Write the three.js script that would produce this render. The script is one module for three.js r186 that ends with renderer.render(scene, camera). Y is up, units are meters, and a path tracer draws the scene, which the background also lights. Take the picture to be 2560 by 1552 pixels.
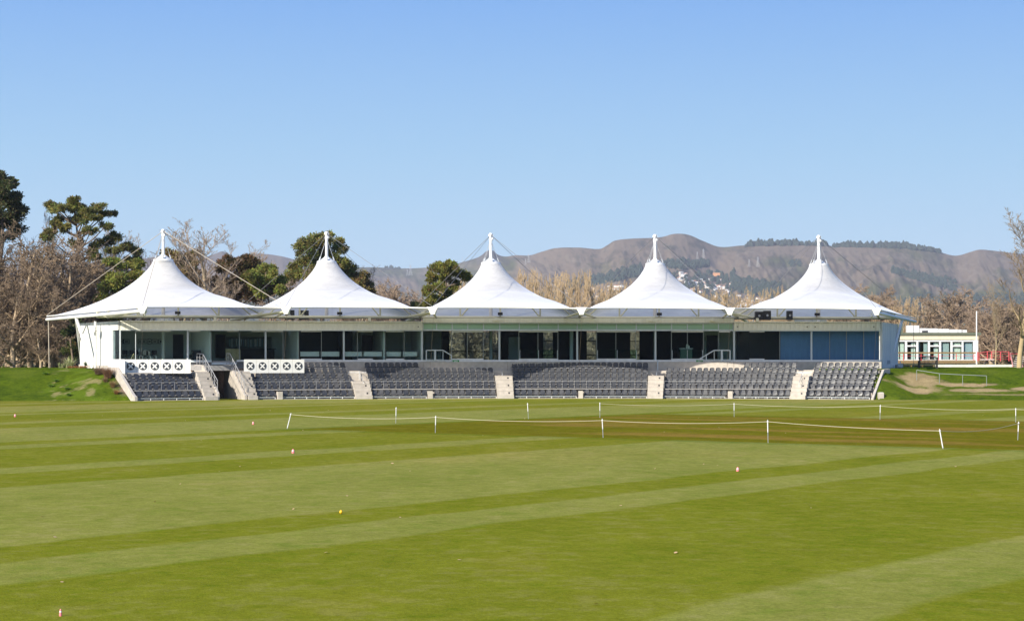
import * as THREE from 'three';
import { mergeGeometries } from 'three/addons/utils/BufferGeometryUtils.js';

// ---------------------------------------------------------------- camera, sky, sun, exposure
const EYE = 3.13, FPX = 4400, HORIZON = 900, CX = 1280;       // eye height (m); lens measured on a 2560 x 1552 frame
const scene = new THREE.Scene();
const camera = new THREE.PerspectiveCamera(2 * Math.atan(776 / FPX) * 180 / Math.PI, 2560 / 1552, 0.5, 30000);
camera.position.set(0, EYE, 0);
camera.lookAt(0, EYE, -100);
camera.setViewOffset(2560, 1552, 0, 776 - HORIZON, 2560, 1552);   // lens shifted upwards
camera.updateProjectionMatrix();
const renderer = new THREE.WebGLRenderer({ antialias: true });
renderer.setSize(1024, 620);
renderer.toneMapping = THREE.LinearToneMapping;
renderer.toneMappingExposure = 1.62;
renderer.shadowMap.enabled = true;
renderer.shadowMap.type = THREE.PCFSoftShadowMap;

const SUN_DIR = new THREE.Vector3(-1.3, 1.0, 1.5).normalize();
const sun = new THREE.DirectionalLight(new THREE.Color(1.0, 0.93, 0.8), 5.0);
sun.position.copy(SUN_DIR).multiplyScalar(260).add(new THREE.Vector3(0, 0, -140));
sun.target.position.set(0, 0, -140);
sun.castShadow = true;
sun.shadow.mapSize.set(4096, 4096);
Object.assign(sun.shadow.camera, { left: -110, right: 110, top: 90, bottom: -90, near: 10, far: 600 });
sun.shadow.radius = 1;
scene.add(sun, sun.target);

const s2l = c => c <= 0.04045 ? c / 12.92 : Math.pow((c + 0.055) / 1.055, 2.4);
const l2s = c => c <= 0.0031308 ? c * 12.92 : 1.055 * Math.pow(Math.max(c, 0), 1 / 2.4) - 0.055;
const lin = (r, g, b) => [s2l(r / 255), s2l(g / 255), s2l(b / 255)];
{
  const SKY = 1 / 1.6, W = 512, H = 256, data = new Float32Array(W * H * 4);
  const stops = [[-90, lin(96, 104, 84)], [-3, lin(120, 130, 110)], [0, lin(196, 228, 246)], [3.5, lin(184, 220, 246)], [6.5, lin(164, 208, 243)], [11.6, lin(128, 179, 241)], [25, lin(118, 163, 234)], [50, lin(94, 140, 216)], [90, lin(84, 128, 204)]];
  for (let j = 0; j < H; j++) {
    const el = ((j + 0.5) / H - 0.5) * 180;
    let k = 0; while (k < stops.length - 2 && el > stops[k + 1][0]) k++;
    const [e0, c0] = stops[k], [e1, c1] = stops[k + 1], t = Math.min(1, Math.max(0, (el - e0) / (e1 - e0)));
    for (let i = 0; i < W; i++) for (let c = 0; c < 4; c++) data[(j * W + i) * 4 + c] = c === 3 ? 1 : (c0[c] + (c1[c] - c0[c]) * t) * SKY;
  }
  const sky = new THREE.DataTexture(data, W, H, THREE.RGBAFormat, THREE.FloatType);
  sky.mapping = THREE.EquirectangularReflectionMapping; sky.magFilter = THREE.LinearFilter; sky.minFilter = THREE.LinearFilter;
  sky.wrapS = THREE.RepeatWrapping; sky.needsUpdate = true;
  scene.background = sky; scene.environment = sky; scene.environmentIntensity = 1.0;
}
scene.fog = new THREE.FogExp2(new THREE.Color(0.76, 0.79, 0.93), 0.00007);

// ---------------------------------------------------------------- helpers
function rng(seed) { let a = seed >>> 0; return () => { a = (a + 0x6D2B79F5) | 0; let t = Math.imul(a ^ (a >>> 15), 1 | a); t = (t + Math.imul(t ^ (t >>> 7), 61 | t)) ^ t; return ((t ^ (t >>> 14)) >>> 0) / 4294967296; }; }
const lerp = (a, b, t) => a + (b - a) * t, clamp = (x, a, b) => Math.min(b, Math.max(a, x));
const smooth = (a, b, x) => { const t = clamp((x - a) / (b - a), 0, 1); return t * t * (3 - 2 * t); };
const V3 = (x, y, z) => new THREE.Vector3(x, y, z);
const px = (u, v, d) => V3((u - CX) / FPX * d, EYE - (v - HORIZON) / FPX * d, -d);   // a sighting in the photograph and its distance -> a place
const pxX = (u, d) => (u - CX) / FPX * d, pxY = (v, d) => EYE - (v - HORIZON) / FPX * d;
const hash2 = (x, y, s) => { let h = Math.imul(x, 374761393) + Math.imul(y, 668265263) + Math.imul(s, 2246822519); h = Math.imul(h ^ (h >>> 13), 1274126177); return ((h ^ (h >>> 16)) >>> 0) / 4294967296; };
function vnoise(x, y, s = 0) { const i = Math.floor(x), j = Math.floor(y), f = x - i, g = y - j, a = f * f * (3 - 2 * f), b = g * g * (3 - 2 * g); return lerp(lerp(hash2(i, j, s), hash2(i + 1, j, s), a), lerp(hash2(i, j + 1, s), hash2(i + 1, j + 1, s), a), b); }
function fbm(x, y, o = 4, s = 0) { let v = 0, a = 0.5, n = 0; for (let i = 0; i < o; i++) { v += a * vnoise(x, y, s + i); n += a; x *= 2.03; y *= 2.03; a *= 0.5; } return v / n; }
const taken = {};
function numbered(name) { const n = taken[name] = (taken[name] ?? -1) + 1; return n ? name + '_' + String(n).padStart(3, '0') : name; }
function tag(o, label, category, group, kind) { if (label) o.userData.label = label; if (category) o.userData.category = category; if (group) o.userData.group = group; if (kind) o.userData.kind = kind; return o; }
function thing(name, label, category, pos, group) { const o = new THREE.Group(); o.name = numbered(name); o.position.copy(pos); scene.add(o); return tag(o, label, category, group); }
function worldOf(o) { const p = V3(0, 0, 0); while (o && o !== scene) { p.add(o.position); o = o.parent; } return p; }
const flat = g => { const n = g.index ? g.toNonIndexed() : g; if (!n.attributes.uv) n.setAttribute('uv', new THREE.BufferAttribute(new Float32Array(n.attributes.position.count * 2), 2)); for (const k of Object.keys(n.attributes)) if (!['position', 'normal', 'uv', 'color'].includes(k)) n.deleteAttribute(k); return n; };
function joined(list) { const l = (Array.isArray(list) ? list : [list]).map(flat); return l.length > 1 ? mergeGeometries(l) : l[0]; }
// geometry given in world coordinates becomes one named mesh under parent
function part(name, geo, mat, parent, label) {
  const g = joined(geo), w = parent ? worldOf(parent) : V3(0, 0, 0);
  if (parent) g.translate(-w.x, -w.y, -w.z);
  const m = new THREE.Mesh(g, mat); m.name = parent ? name : numbered(name); m.castShadow = m.receiveShadow = true;
  (parent || scene).add(m); if (label) m.userData.label = label; return m;
}
function solo(name, geo, mat, pos, label, category, group) { const g = joined(geo); g.translate(-pos.x, -pos.y, -pos.z); const m = new THREE.Mesh(g, mat); m.name = numbered(name); m.position.copy(pos); m.castShadow = m.receiveShadow = true; scene.add(m); return tag(m, label, category, group); }
function struct(name, geo, mat) { const m = part(name, geo, mat, null); m.userData.kind = 'structure'; return m; }
function copyOf(root, pos, turn, scale, label, group) { const r = root.clone(); r.name = numbered(root.userData.base || root.name.replace(/_\d{3}$/, '')); r.position.copy(pos); r.rotation.y = turn; if (scale) r.scale.setScalar(scale); scene.add(r); if (label) r.userData.label = label; if (group) r.userData.group = group; return r; }

function box(w, h, d, x = 0, y = 0, z = 0, ry = 0) {           // box with uv in metres; y is its middle
  const g = new THREE.BoxGeometry(w, h, d).toNonIndexed(), p = g.attributes.position, n = g.attributes.normal, uv = g.attributes.uv;
  for (let i = 0; i < p.count; i++) { const ax = Math.abs(n.getX(i)) > 0.5 ? 0 : Math.abs(n.getY(i)) > 0.5 ? 1 : 2; uv.setXY(i, ax === 0 ? p.getZ(i) : p.getX(i), ax === 1 ? p.getZ(i) : p.getY(i)); }
  if (ry) g.rotateY(ry); g.translate(x, y, z); return g;
}
// box standing between two plan points [x, depth]; o0..o1 = how far it reaches towards the viewer (+) and away (-) from that line
function wallBox(a, b, y0, y1, o0, o1) {
  const dx = b[0] - a[0], dd = b[1] - a[1], L = Math.hypot(dx, dd), nx = dd / L, nd = -dx / L, o = (o0 + o1) / 2;
  return box(L, y1 - y0, Math.abs(o1 - o0), (a[0] + b[0]) / 2 + nx * o, (y0 + y1) / 2, -((a[1] + b[1]) / 2 + nd * o), Math.atan2(dd, dx));
}
// round bar between two points, radii r0 -> r1
function bar(a, b, r0, r1 = r0, sides = 8) {
  const d = b.clone().sub(a), L = d.length(), g = new THREE.CylinderGeometry(r1, r0, L, sides, 1);
  g.translate(0, L / 2, 0); g.applyQuaternion(new THREE.Quaternion().setFromUnitVectors(V3(0, 1, 0), d.normalize())); g.translate(a.x, a.y, a.z); return g.toNonIndexed();
}
function beam(a, b, w, h) {                                   // rectangular bar
  const d = b.clone().sub(a), L = d.length(); const g = box(w, h, L, 0, 0, 0); const m = new THREE.Matrix4().lookAt(a, b, V3(0, 1, 0));
  g.applyMatrix4(m); const c = a.clone().add(b).multiplyScalar(0.5); g.translate(c.x, c.y, c.z); return g;
}
function grid(nu, nv, f, color) {                             // surface through f(i, j) -> Vector3
  const pos = [], uv = [], col = [], idx = [];
  for (let j = 0; j <= nv; j++) for (let i = 0; i <= nu; i++) { const p = f(i, j); pos.push(p.x, p.y, p.z); uv.push(p.u ?? p.x, p.v ?? p.z); if (color) col.push(...color(i, j, p)); }
  for (let j = 0; j < nv; j++) for (let i = 0; i < nu; i++) { const a = j * (nu + 1) + i, b = a + 1, c = a + nu + 1, d = c + 1; idx.push(a, b, c, b, d, c); }
  const g = new THREE.BufferGeometry(); g.setAttribute('position', new THREE.Float32BufferAttribute(pos, 3)); g.setAttribute('uv', new THREE.Float32BufferAttribute(uv, 2));
  if (color) g.setAttribute('color', new THREE.Float32BufferAttribute(col, 3));
  g.setIndex(idx); g.computeVertexNormals(); return g;
}
function dataTex(w, h, f, srgb = true, repeat = true) {
  const d = new Uint8Array(w * h * 4);
  for (let j = 0; j < h; j++) for (let i = 0; i < w; i++) { const c = f(i, j); for (let k = 0; k < 3; k++) d[(j * w + i) * 4 + k] = clamp(Math.round(c[k] * 255), 0, 255); d[(j * w + i) * 4 + 3] = 255; }
  const t = new THREE.DataTexture(d, w, h, THREE.RGBAFormat); t.magFilter = THREE.LinearFilter; t.minFilter = THREE.LinearMipmapLinearFilter; t.generateMipmaps = true; t.anisotropy = 8;
  if (repeat) t.wrapS = t.wrapT = THREE.RepeatWrapping; if (srgb) t.colorSpace = THREE.SRGBColorSpace; t.needsUpdate = true; return t;
}
// tiling grey mottle around 1, multiplied into a material's colour
function mottle(seed, lo, size, fx = 1, fy = 1) {
  const N = 256, per = 8, tn = (x, y, p, s) => { const w = (a, m) => ((a % m) + m) % m; const i = Math.floor(x), j = Math.floor(y), f = x - i, g = y - j, a = f * f * (3 - 2 * f), b = g * g * (3 - 2 * g), h = (q, r) => hash2(w(q, p), w(r, p), s); return lerp(lerp(h(i, j), h(i + 1, j), a), lerp(h(i, j + 1), h(i + 1, j + 1), a), b); };
  const t = dataTex(N, N, (i, j) => { let v = 0, n = 0, a = 1; for (let o = 0; o < 5; o++) { const p = per << o; v += a * tn(i / N * p, j / N * p, p, seed + o); n += a; a *= 0.62; } const c = l2s(lerp(lo, 1, clamp((v / n - 0.25) * 2, 0, 1))); return [c, c, c]; });
  t.repeat.set(fx / size, fy / size); return t;
}
const MT = mottle(3, 0.86, 3), MTfine = mottle(9, 0.7, 1.2), MTconc = mottle(17, 0.8, 2.2), MTv = mottle(23, 0.82, 4, 3, 0.6);
const mat = (c, rough = 0.7, extra = {}) => { const m = new THREE.MeshStandardMaterial({ roughness: rough, metalness: 0, ...extra }); m.color.setRGB(...c); return m; };
const M = {
  white: mat([0.78, 0.77, 0.74], 0.5, { map: MT }), wallWhite: mat([0.7, 0.69, 0.66], 0.7, { map: MTv }), membrane: (() => { const m = new THREE.MeshPhysicalMaterial({ roughness: 1, transmission: 0.55, thickness: 0, side: THREE.DoubleSide, map: MT }); m.color.setRGB(0.92, 0.9, 0.89); return m; })(),
  cream: mat([0.78, 0.76, 0.63], 0.6, { map: MTv }), steelCream: mat([0.68, 0.66, 0.47], 0.5, { map: MT }), concrete: mat([0.5, 0.45, 0.39], 0.9, { map: MTconc }), joint: mat([0.2, 0.18, 0.16], 0.9), concreteDark: mat([0.3, 0.29, 0.28], 0.9, { map: MTconc }),
  frame: mat([0.55, 0.6, 0.62], 0.4, { map: MT }), galv: mat([0.42, 0.44, 0.46], 0.45, { metalness: 0.3 }), cable: mat([0.42, 0.36, 0.28], 0.5), rod: mat([0.22, 0.18, 0.14], 0.6), railGrey: mat([0.2, 0.22, 0.21], 0.5), cableGrey: mat([0.2, 0.19, 0.18], 0.5), guard: mat([0.3, 0.3, 0.31], 0.5), cableDark: mat([0.16, 0.16, 0.17], 0.5),
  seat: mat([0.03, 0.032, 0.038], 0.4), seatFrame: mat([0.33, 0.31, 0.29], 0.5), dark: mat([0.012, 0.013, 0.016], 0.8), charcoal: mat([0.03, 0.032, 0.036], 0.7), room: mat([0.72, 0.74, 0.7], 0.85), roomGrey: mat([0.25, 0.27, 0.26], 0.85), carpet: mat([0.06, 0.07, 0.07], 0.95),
  glass: (() => { const m = new THREE.MeshPhysicalMaterial({ roughness: 0.02, transmission: 1, thickness: 0, ior: 1.45, side: THREE.DoubleSide }); m.color.setRGB(0.86, 0.93, 0.92); m.specularIntensity = 0.6; return m; })(),
  glassGreen: (() => { const m = new THREE.MeshPhysicalMaterial({ roughness: 0.02, transmission: 1, thickness: 0, ior: 1.5, side: THREE.DoubleSide }); m.color.setRGB(0.68, 0.85, 0.75); return m; })(),
  frosted: mat([0.3, 0.46, 0.31], 0.35), blind: mat([0.12, 0.22, 0.42], 0.6, { map: MTv }), wood: mat([0.42, 0.33, 0.17], 0.6, { map: MTfine }), black: mat([0.02, 0.02, 0.024], 0.6), print: mat([0.035, 0.04, 0.05], 0.6), red: mat([0.55, 0.07, 0.08], 0.5), green: mat([0.02, 0.3, 0.12], 0.5),
};
// ---------------------------------------------------------------- field, banks, far ground
const ARC = { x: 3.7, d: 78.5, r: 65 };                         // the boundary and the stand follow this circle
const pol = (r, th) => [ARC.x + r * Math.sin(th), ARC.d + r * Math.cos(th)];
const polP = (r, th, y) => V3(ARC.x + r * Math.sin(th), y, -(ARC.d + r * Math.cos(th)));
function angAt(u, r = ARC.r) { const m = (u - CX) / FPX, A = m * m + 1, B = -2 * (m * ARC.x + ARC.d), C = ARC.x ** 2 + ARC.d ** 2 - r * r, D = (-B + Math.sqrt(B * B - 4 * A * C)) / (2 * A); return Math.atan2(m * D - ARC.x, D - ARC.d); }
function edgeD(x) { if (x < -27) return 135.8 + 0.14 * (x + 27); if (x > 29) return 138.4 - 0.12 * (x - 29); return ARC.d + Math.sqrt(ARC.r ** 2 - (x - ARC.x) ** 2); }
const BANK = 2.42;
const mowBands = [[11.2, 1], [2.05, 0], [2.2, 1], [8.9, 0], [2.3, 1], [4.35, 0]];
function mow(w) { let t = ((w + 35.75) % 31 + 31) % 31; let a = 0; for (const [len, c] of mowBands) { if (t < a + len) { const e = Math.min(t - a, a + len - t); return [c, smooth(0, 0.12, e)]; } a += len; } return [0, 1]; }
const blkA = [-10.1, 79.6], blkE = [24.3 / 29.26, -16.3 / 29.26], blkS = [0.62, 0.785];
function blockMask(x, d) {                                     // how far inside the pitch block, in metres
  const rx = x - blkA[0], rd = d - blkA[1], det = blkE[0] * blkS[1] - blkE[1] * blkS[0], s = (rx * blkS[1] - rd * blkS[0]) / det, t = (blkE[0] * rd - blkE[1] * rx) / det;
  return Math.min(s, t, 60 - s, 29 - t);
}
function turf(x, d) {                                          // linear albedo of the mown field
  const wob = (fbm(x * 0.35, d * 0.35, 2, 5) - 0.5) * 0.5, w = 0.803 * x - 0.596 * d + wob, [c, e] = mow(w);
  const big = fbm(x * 0.05, d * 0.05, 3, 11), mid = fbm(x * 0.45, d * 0.22, 3, 21), fine = fbm(x * 2.6, d * 1.3, 2, 31);
  let l = c ? 0.5 + 0.5 * e : 0.5 - 0.5 * e;
  let r = lerp(0.174, 0.222, l), g = lerp(0.18, 0.221, l), b = lerp(0.017, 0.048, l); const near = smooth(75, 25, d) * 0.6; r *= 1 - 0.05 * near; g *= 1 - 0.01 * near; b *= 1 - 0.2 * near;
  const f3 = fbm(x * 3.1, d * 3.4, 2, 33), f8 = fbm(x * 7.5, d * 6.5, 2, 36), k = 0.68 + 0.2 * mid + 0.14 * fine + 0.16 * f3 + 0.16 * f8; r *= k; g *= k; b *= k;
  const hue = (f3 + 0.6 * mid + 0.5 * f8) / 2.1, tn = smooth(0.5, 0.74, hue) * 0.6, gn = smooth(0.47, 0.27, hue) * 0.65; r *= 1 + 0.14 * tn - 0.17 * gn; g *= 1 + 0.02 * tn - 0.0 * gn; b = b * (1 - 0.3 * gn) + 0.028 * tn;
  const dry = smooth(0.45, 0.75, big) * 0.35 + smooth(0.6, 0.85, mid) * 0.2; r = lerp(r, r * 1.16, dry); g = lerp(g, g * 0.98, dry); 
  const m = blockMask(x, d);
  if (m > -1.2) {
    const q = smooth(0, 0.5, m + (fine - 0.5) * 0.3);
    const ed = smooth(-1.2, -0.3, m) * (1 - q) * 0.25; r *= 1 - ed; g *= 1 - ed * 0.6; b *= 1 - ed;
    const st = (x - blkA[0]) * 0.557 + (d - blkA[1]) * 0.83, al = (x - blkA[0]) * 0.83 - (d - blkA[1]) * 0.557;
    const bare = smooth(0.5, 0.82, fbm(al * 0.12, st * 0.55, 3, 41)), strip = 0.5 + 0.5 * Math.sin(st * 2.06);
    let br = lerp(0.15, 0.24, bare), bg = lerp(0.137, 0.16, bare), bb = lerp(0.01, 0.03, bare);
    const kk = (0.8 + 0.3 * fine) * (0.95 + 0.05 * strip); r = lerp(r, br * kk, q); g = lerp(g, bg * kk, q); b = lerp(b, bb * kk, q);
  }
  return [r, g, b];
}
const grassBump = dataTex(512, 512, (i, j) => { const v = 0.6 * hash2(i, j, 77) + 0.4 * hash2(i >> 1, j >> 1, 78); return [v, v, v]; }, false);
function fieldSheet(x0, x1, d0, d1, n, y) {
  const map = dataTex(n, n, (i, j) => { const x = lerp(x0, x1, (i + 0.5) / n), d = lerp(d0, d1, (j + 0.5) / n), t = turf(x, d), h = 0.8 + 0.4 * hash2(i, j, 90); return [l2s(t[0] * h), l2s(t[1] * h), l2s(t[2] * h)]; }, true, false);
  const bump = grassBump.clone(); bump.repeat.set((x1 - x0) / 5, (d1 - d0) / 5); bump.needsUpdate = true;
  const g = grid(1, 1, (i, j) => { const p = V3(i ? x1 : x0, y, -(j ? d1 : d0)); p.u = i; p.v = j; return p; });
  struct('outfield', g, new THREE.MeshPhysicalMaterial({ map, bumpMap: bump, bumpScale: 0.006, roughness: 1, specularIntensity: 0 }));
}
fieldSheet(-34, 34, 8, 52, 2048, 0);
fieldSheet(-78, 78, 52, 148, 2048, 0);
{
  const S = 9000, gm = mat([0.16, 0.19, 0.035], 0.95);
  struct('ground', new THREE.PlaneGeometry(2 * S, 2 * S).rotateX(-Math.PI / 2).translate(0, -0.03, 0), gm);
}
function hBank(x, s) { const b = smooth(-0.2, 10.2, s) * 0.55 + clamp(s / 9.6, 0, 1) * 0.45, w = x < 0 ? smooth(-37, -31.5, x) : smooth(32.5, 29.5, x), h1 = -0.04 + (BANK + 0.04) * b, h2 = s < -0.15 ? -0.04 : Math.min(BANK, 0.1 + 0.5 * Math.max(0, s)); return lerp(h1, h2, w * 0.95); }
// the grass bank round the field, with the plateau behind it
const bare = (x, y, seed) => fbm(x * 0.6, y * 0.9, 4, seed);
{
  const x0 = -120, x1 = 120, NX = 480, depths = [-0.3, 0.15, 0.6, 1.4, 2.4, 3.6, 4.8, 6, 7.2, 8.2, 9, 9.8, 11, 14, 20, 40, 90];
  const inStand = x => x > -29.4 && x < 28.6;
  const hAt = (x, s) => { if (inStand(x)) return s < 8.2 ? -0.06 : s < 9 ? 1.2 : BANK; return hBank(x, s) + 0.1 * (fbm(x * 0.35, s * 0.4, 3, 8) - 0.5) * (s > 0.6 ? 1 : 0); };
  const g = grid(NX, depths.length - 1, (i, j) => { const x = lerp(x0, x1, i / NX), s = depths[j]; const p = V3(x, hAt(x, s), -(edgeD(x) + s)); p.u = (x + 60) / 120; p.v = clamp(s / 16, 0, 0.999); return p; });
  const W = 2048, H = 512;
  const map = dataTex(W, H, (i, j) => {
    const x = lerp(-60, 60, (i + 0.5) / W), s = (j + 0.5) / H * 16, n = fbm(x * 1.3, s * 1.6, 4, 51), n2 = fbm(x * 0.3, s * 0.35, 3, 61), f = hash2(i, j, 99);
    const nf = fbm(x * 5, s * 5, 3, 55), nn = clamp(n * 0.55 + nf * 0.6 - 0.08, 0, 1); let c = [lerp(0.035, 0.14, nn), lerp(0.07, 0.19, nn), 0.01];
    const yel = smooth(0.55, 0.75, n2) * 0.3; c = [lerp(c[0], 0.19, yel), lerp(c[1], 0.22, yel), lerp(c[2], 0.03, yel)];
    let e = 0;
    const blob = (cx, cs, rx, rs, k = 1) => { const q = Math.hypot((x - cx) / rx, (s - cs) / rs); e = Math.max(e, k * smooth(1.15, 0.55, q + (n - 0.5) * 1.1)); };
    blob(33.4, 5.8, 1.9, 2.2, 0.9); blob(32.4, 3.2, 2.2, 0.9); blob(36.5, 4.7, 2.7, 0.55); blob(37.6, 3.3, 2.6, 0.5, 0.9); blob(41, 3.8, 1.0, 0.5); blob(43.3, 2.6, 1.3, 0.7, 0.9); blob(48.4, 2.7, 1.2, 0.6, 0.8); blob(40, 2.2, 5, 0.3, 0.5); blob(47, 1.8, 6, 0.25, 0.5); blob(30.6, 8.3, 0.5, 0.4); blob(30.5, 7.2, 0.6, 0.3);
    c = [lerp(c[0], 0.43 * (0.75 + 0.5 * n), e), lerp(c[1], 0.32 * (0.75 + 0.5 * n), e), lerp(c[2], 0.17 * (0.75 + 0.5 * n), e)];
    // mulched bed beside the left end of the stand
    const bedL = lerp(-29.6, -33.3, clamp(s / 9.5, 0, 1)) - 0.2, bd = x < -20 ? smooth(bedL - 0.6, bedL + 0.3, x + (n - 0.5) * 1.4) * smooth(0.3, 1.2, s) : 0;
    if (x < -20) c = [lerp(c[0], 0.23 * (0.6 + 0.8 * n), bd), lerp(c[1], 0.165 * (0.6 + 0.8 * n), bd), lerp(c[2], 0.125 * (0.6 + 0.8 * n), bd)];
    // brighter rank grass and weeds on the left slope
    if (x < -31) { const w = smooth(0.5, 0.7, fbm(x * 0.8, s * 0.8, 3, 71)) * smooth(-40, -37, x) * (1 - bd); c = [lerp(c[0], 0.13, w * 0.8), lerp(c[1], 0.19, w * 0.8), lerp(c[2], 0.016, w * 0.8)]; const d2 = smooth(0.62, 0.8, fbm(x * 1.1 + 9, s * 1.3, 3, 81)) * smooth(-37.5, -36, x) * (1 - bd) * 0.8; c = [lerp(c[0], 0.32, d2), lerp(c[1], 0.27, d2), lerp(c[2], 0.12, d2)]; }
    const k = 0.8 + 0.4 * f; return c.map(q => l2s(q * k));
  }, true, false);
  map.wrapS = THREE.ClampToEdgeWrapping; map.wrapT = THREE.ClampToEdgeWrapping;
  const bump = grassBump.clone(); bump.repeat.set(40, 6); bump.needsUpdate = true;
  struct('grass_bank', g, new THREE.MeshPhysicalMaterial({ map, bumpMap: bump, bumpScale: 0.05, roughness: 1, specularIntensity: 0 }));
  struct('ground', grid(1, 1, (i, j) => V3(i ? 9000 : -9000, BANK - 0.02, j ? -9000 : -200)), mat([0.14, 0.15, 0.05], 0.95));
}
const bankPoint = (u, v) => { let best = null, bd = 1e9; for (let s = 0; s < 12; s += 0.05) { let d = 140; for (let k = 0; k < 6; k++) d = edgeD(pxX(u, d)) + s; const y = hBank(pxX(u, d), s), vv = HORIZON - (y - EYE) * FPX / d; if (Math.abs(vv - v) < bd) { bd = Math.abs(vv - v); best = V3(pxX(u, d), y, -d); } } return best; };

// ---------------------------------------------------------------- hills
const ridge = [[-4000, 700], [-2500, 640], [-1200, 660], [-400, 640], [0, 660], [300, 652], [420, 640], [500, 645], [520, 640], [540, 633], [555, 628], [566, 633], [580, 643], [605, 638], [648, 634], [700, 640], [740, 650], [800, 664], [880, 668], [930, 668], [1010, 671], [1080, 668], [1120, 664], [1160, 654], [1190, 645], [1204, 638], [1216, 628], [1232, 626], [1244, 636], [1262, 641], [1290, 638], [1325, 638], [1355, 629], [1390, 620], [1450, 619], [1500, 622], [1520, 612], [1536, 602], [1570, 597], [1640, 594], [1662, 591], [1678, 586], [1695, 584], [1722, 587], [1760, 603], [1800, 617], [1850, 614], [1920, 610], [2000, 610], [2060, 612], [2085, 615], [2110, 612], [2200, 609], [2250, 611], [2330, 624], [2380, 638], [2400, 638], [2430, 629], [2450, 624], [2480, 626], [2530, 632], [2560, 634], [2900, 620], [3600, 660], [5200, 700], [6600, 760]];
function ridgeV(u) { let k = 0; while (k < ridge.length - 2 && u > ridge[k + 1][0]) k++; const [a, va] = ridge[k], [b, vb] = ridge[k + 1], t = clamp((u - a) / (b - a), 0, 1); const p0 = ridge[Math.max(0, k - 1)], p3 = ridge[Math.min(ridge.length - 1, k + 2)], m1 = (vb - p0[1]) / (b - p0[0]) * (b - a), m2 = (p3[1] - va) / (p3[0] - a) * (b - a), t2 = t * t, t3 = t2 * t; return (2 * t3 - 3 * t2 + 1) * va + (t3 - 2 * t2 + t) * m1 + (-2 * t3 + 3 * t2) * vb + (t3 - t2) * m2; }
const ridgeD = u => lerp(6900, 4900, smooth(1000, 1500, u)), FOOT = 2500;
function hillV(u, t) { const g = Math.pow(t, 0.8); const n = (fbm(u * 0.009 + t * 1.6, t * 2.2 - u * 0.002, 4, 131) - 0.5) * 62 + (fbm(u * 0.03 + t * 3, t * 5, 3, 141) - 0.5) * 16 + (0.5 - Math.abs(fbm(u * 0.02 + t * 2.4, t * 1.6, 4, 145) - 0.5) * 2) * 7 + (fbm(u * 0.11 + t * 6, t * 16, 2, 148) - 0.5) * 7; return 897 + (ridgeV(u) - 897) * g - n * Math.sin(Math.PI * clamp(t, 0, 1)) * (t < 1 ? 1 : 0); }
function hillPoint(u, t) { const d = lerp(FOOT, ridgeD(u), Math.min(t, 1)) + (t > 1 ? (t - 1) * 2500 : 0), v = hillV(u, Math.min(t, 1)) + (t > 1 ? (t - 1) * 300 : 0); return px(u, v, d); }
function hillAt(u, v) { let best = 1; for (let t = 1; t > 0.02; t -= 0.004) { if (hillV(u, t) >= v) { best = t; break; } } return hillPoint(u, best); }
{
  const us = []; for (let u = -4000; u < -100; u += 60) us.push(u); for (let u = -100; u < 2660; u += 3) us.push(u); for (let u = 2660; u <= 6600; u += 60) us.push(u);
  const NT = 112;
  const g = grid(us.length - 1, NT, (i, j) => { const t = j / 100; return hillPoint(us[i], t); }, (i, j, p) => {
    const u = us[i], t = j / 100, a = fbm(u * 0.012, t * 5, 4, 151), b = fbm(u * 0.045, t * 16, 3, 161), c = fbm(u * 0.006 + t * 2, t * 3, 3, 171), e = fbm(u * 0.16, t * 40, 2, 181);
    let col = [0.162, 0.125, 0.088]; const gr = smooth(0.46, 0.62, a * 0.6 + c * 0.5 + (0.45 - t) * 0.3); col = [lerp(col[0], 0.088, gr), lerp(col[1], 0.092, gr), lerp(col[2], 0.042, gr)];
    const scr = smooth(0.6, 0.72, b * 0.6 + a * 0.45); col = [lerp(col[0], 0.06, scr * 0.75), lerp(col[1], 0.055, scr * 0.75), lerp(col[2], 0.04, scr * 0.75)];
    const knob = ((u > 1192 && u < 1254) || (u > 515 && u < 575)) && t > 0.9 && t < 1.05 ? 0.75 : 0; col = col.map((q, k) => lerp(q, [0.1, 0.09, 0.08][k], knob));
    const low = smooth(0.42, 0.25, t) * 0.5; col = [lerp(col[0], 0.075, low), lerp(col[1], 0.085, low), lerp(col[2], 0.045, low)];
    const h1 = fbm(u * 0.11 + t * 9, t * 26, 3, 191), bush = smooth(0.63, 0.7, h1) * smooth(0.4, 0.6, a + 0.1), path = smooth(0.018, 0.006, Math.abs(fbm(u * 0.01 + t * 1.5, t * 6, 3, 195) - 0.5)) * 0.35; col = col.map((q, k) => lerp(lerp(q, [0.045, 0.05, 0.035][k], bush * 0.5), [0.22, 0.19, 0.14][k], path));
    const k = 0.74 + 0.52 * (0.4 * b + 0.6 * e); return col.map(q => q * k);
  });
  struct('hills', g, new THREE.MeshPhysicalMaterial({ vertexColors: true, roughness: 1, specularIntensity: 0, side: THREE.DoubleSide }));
}
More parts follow.
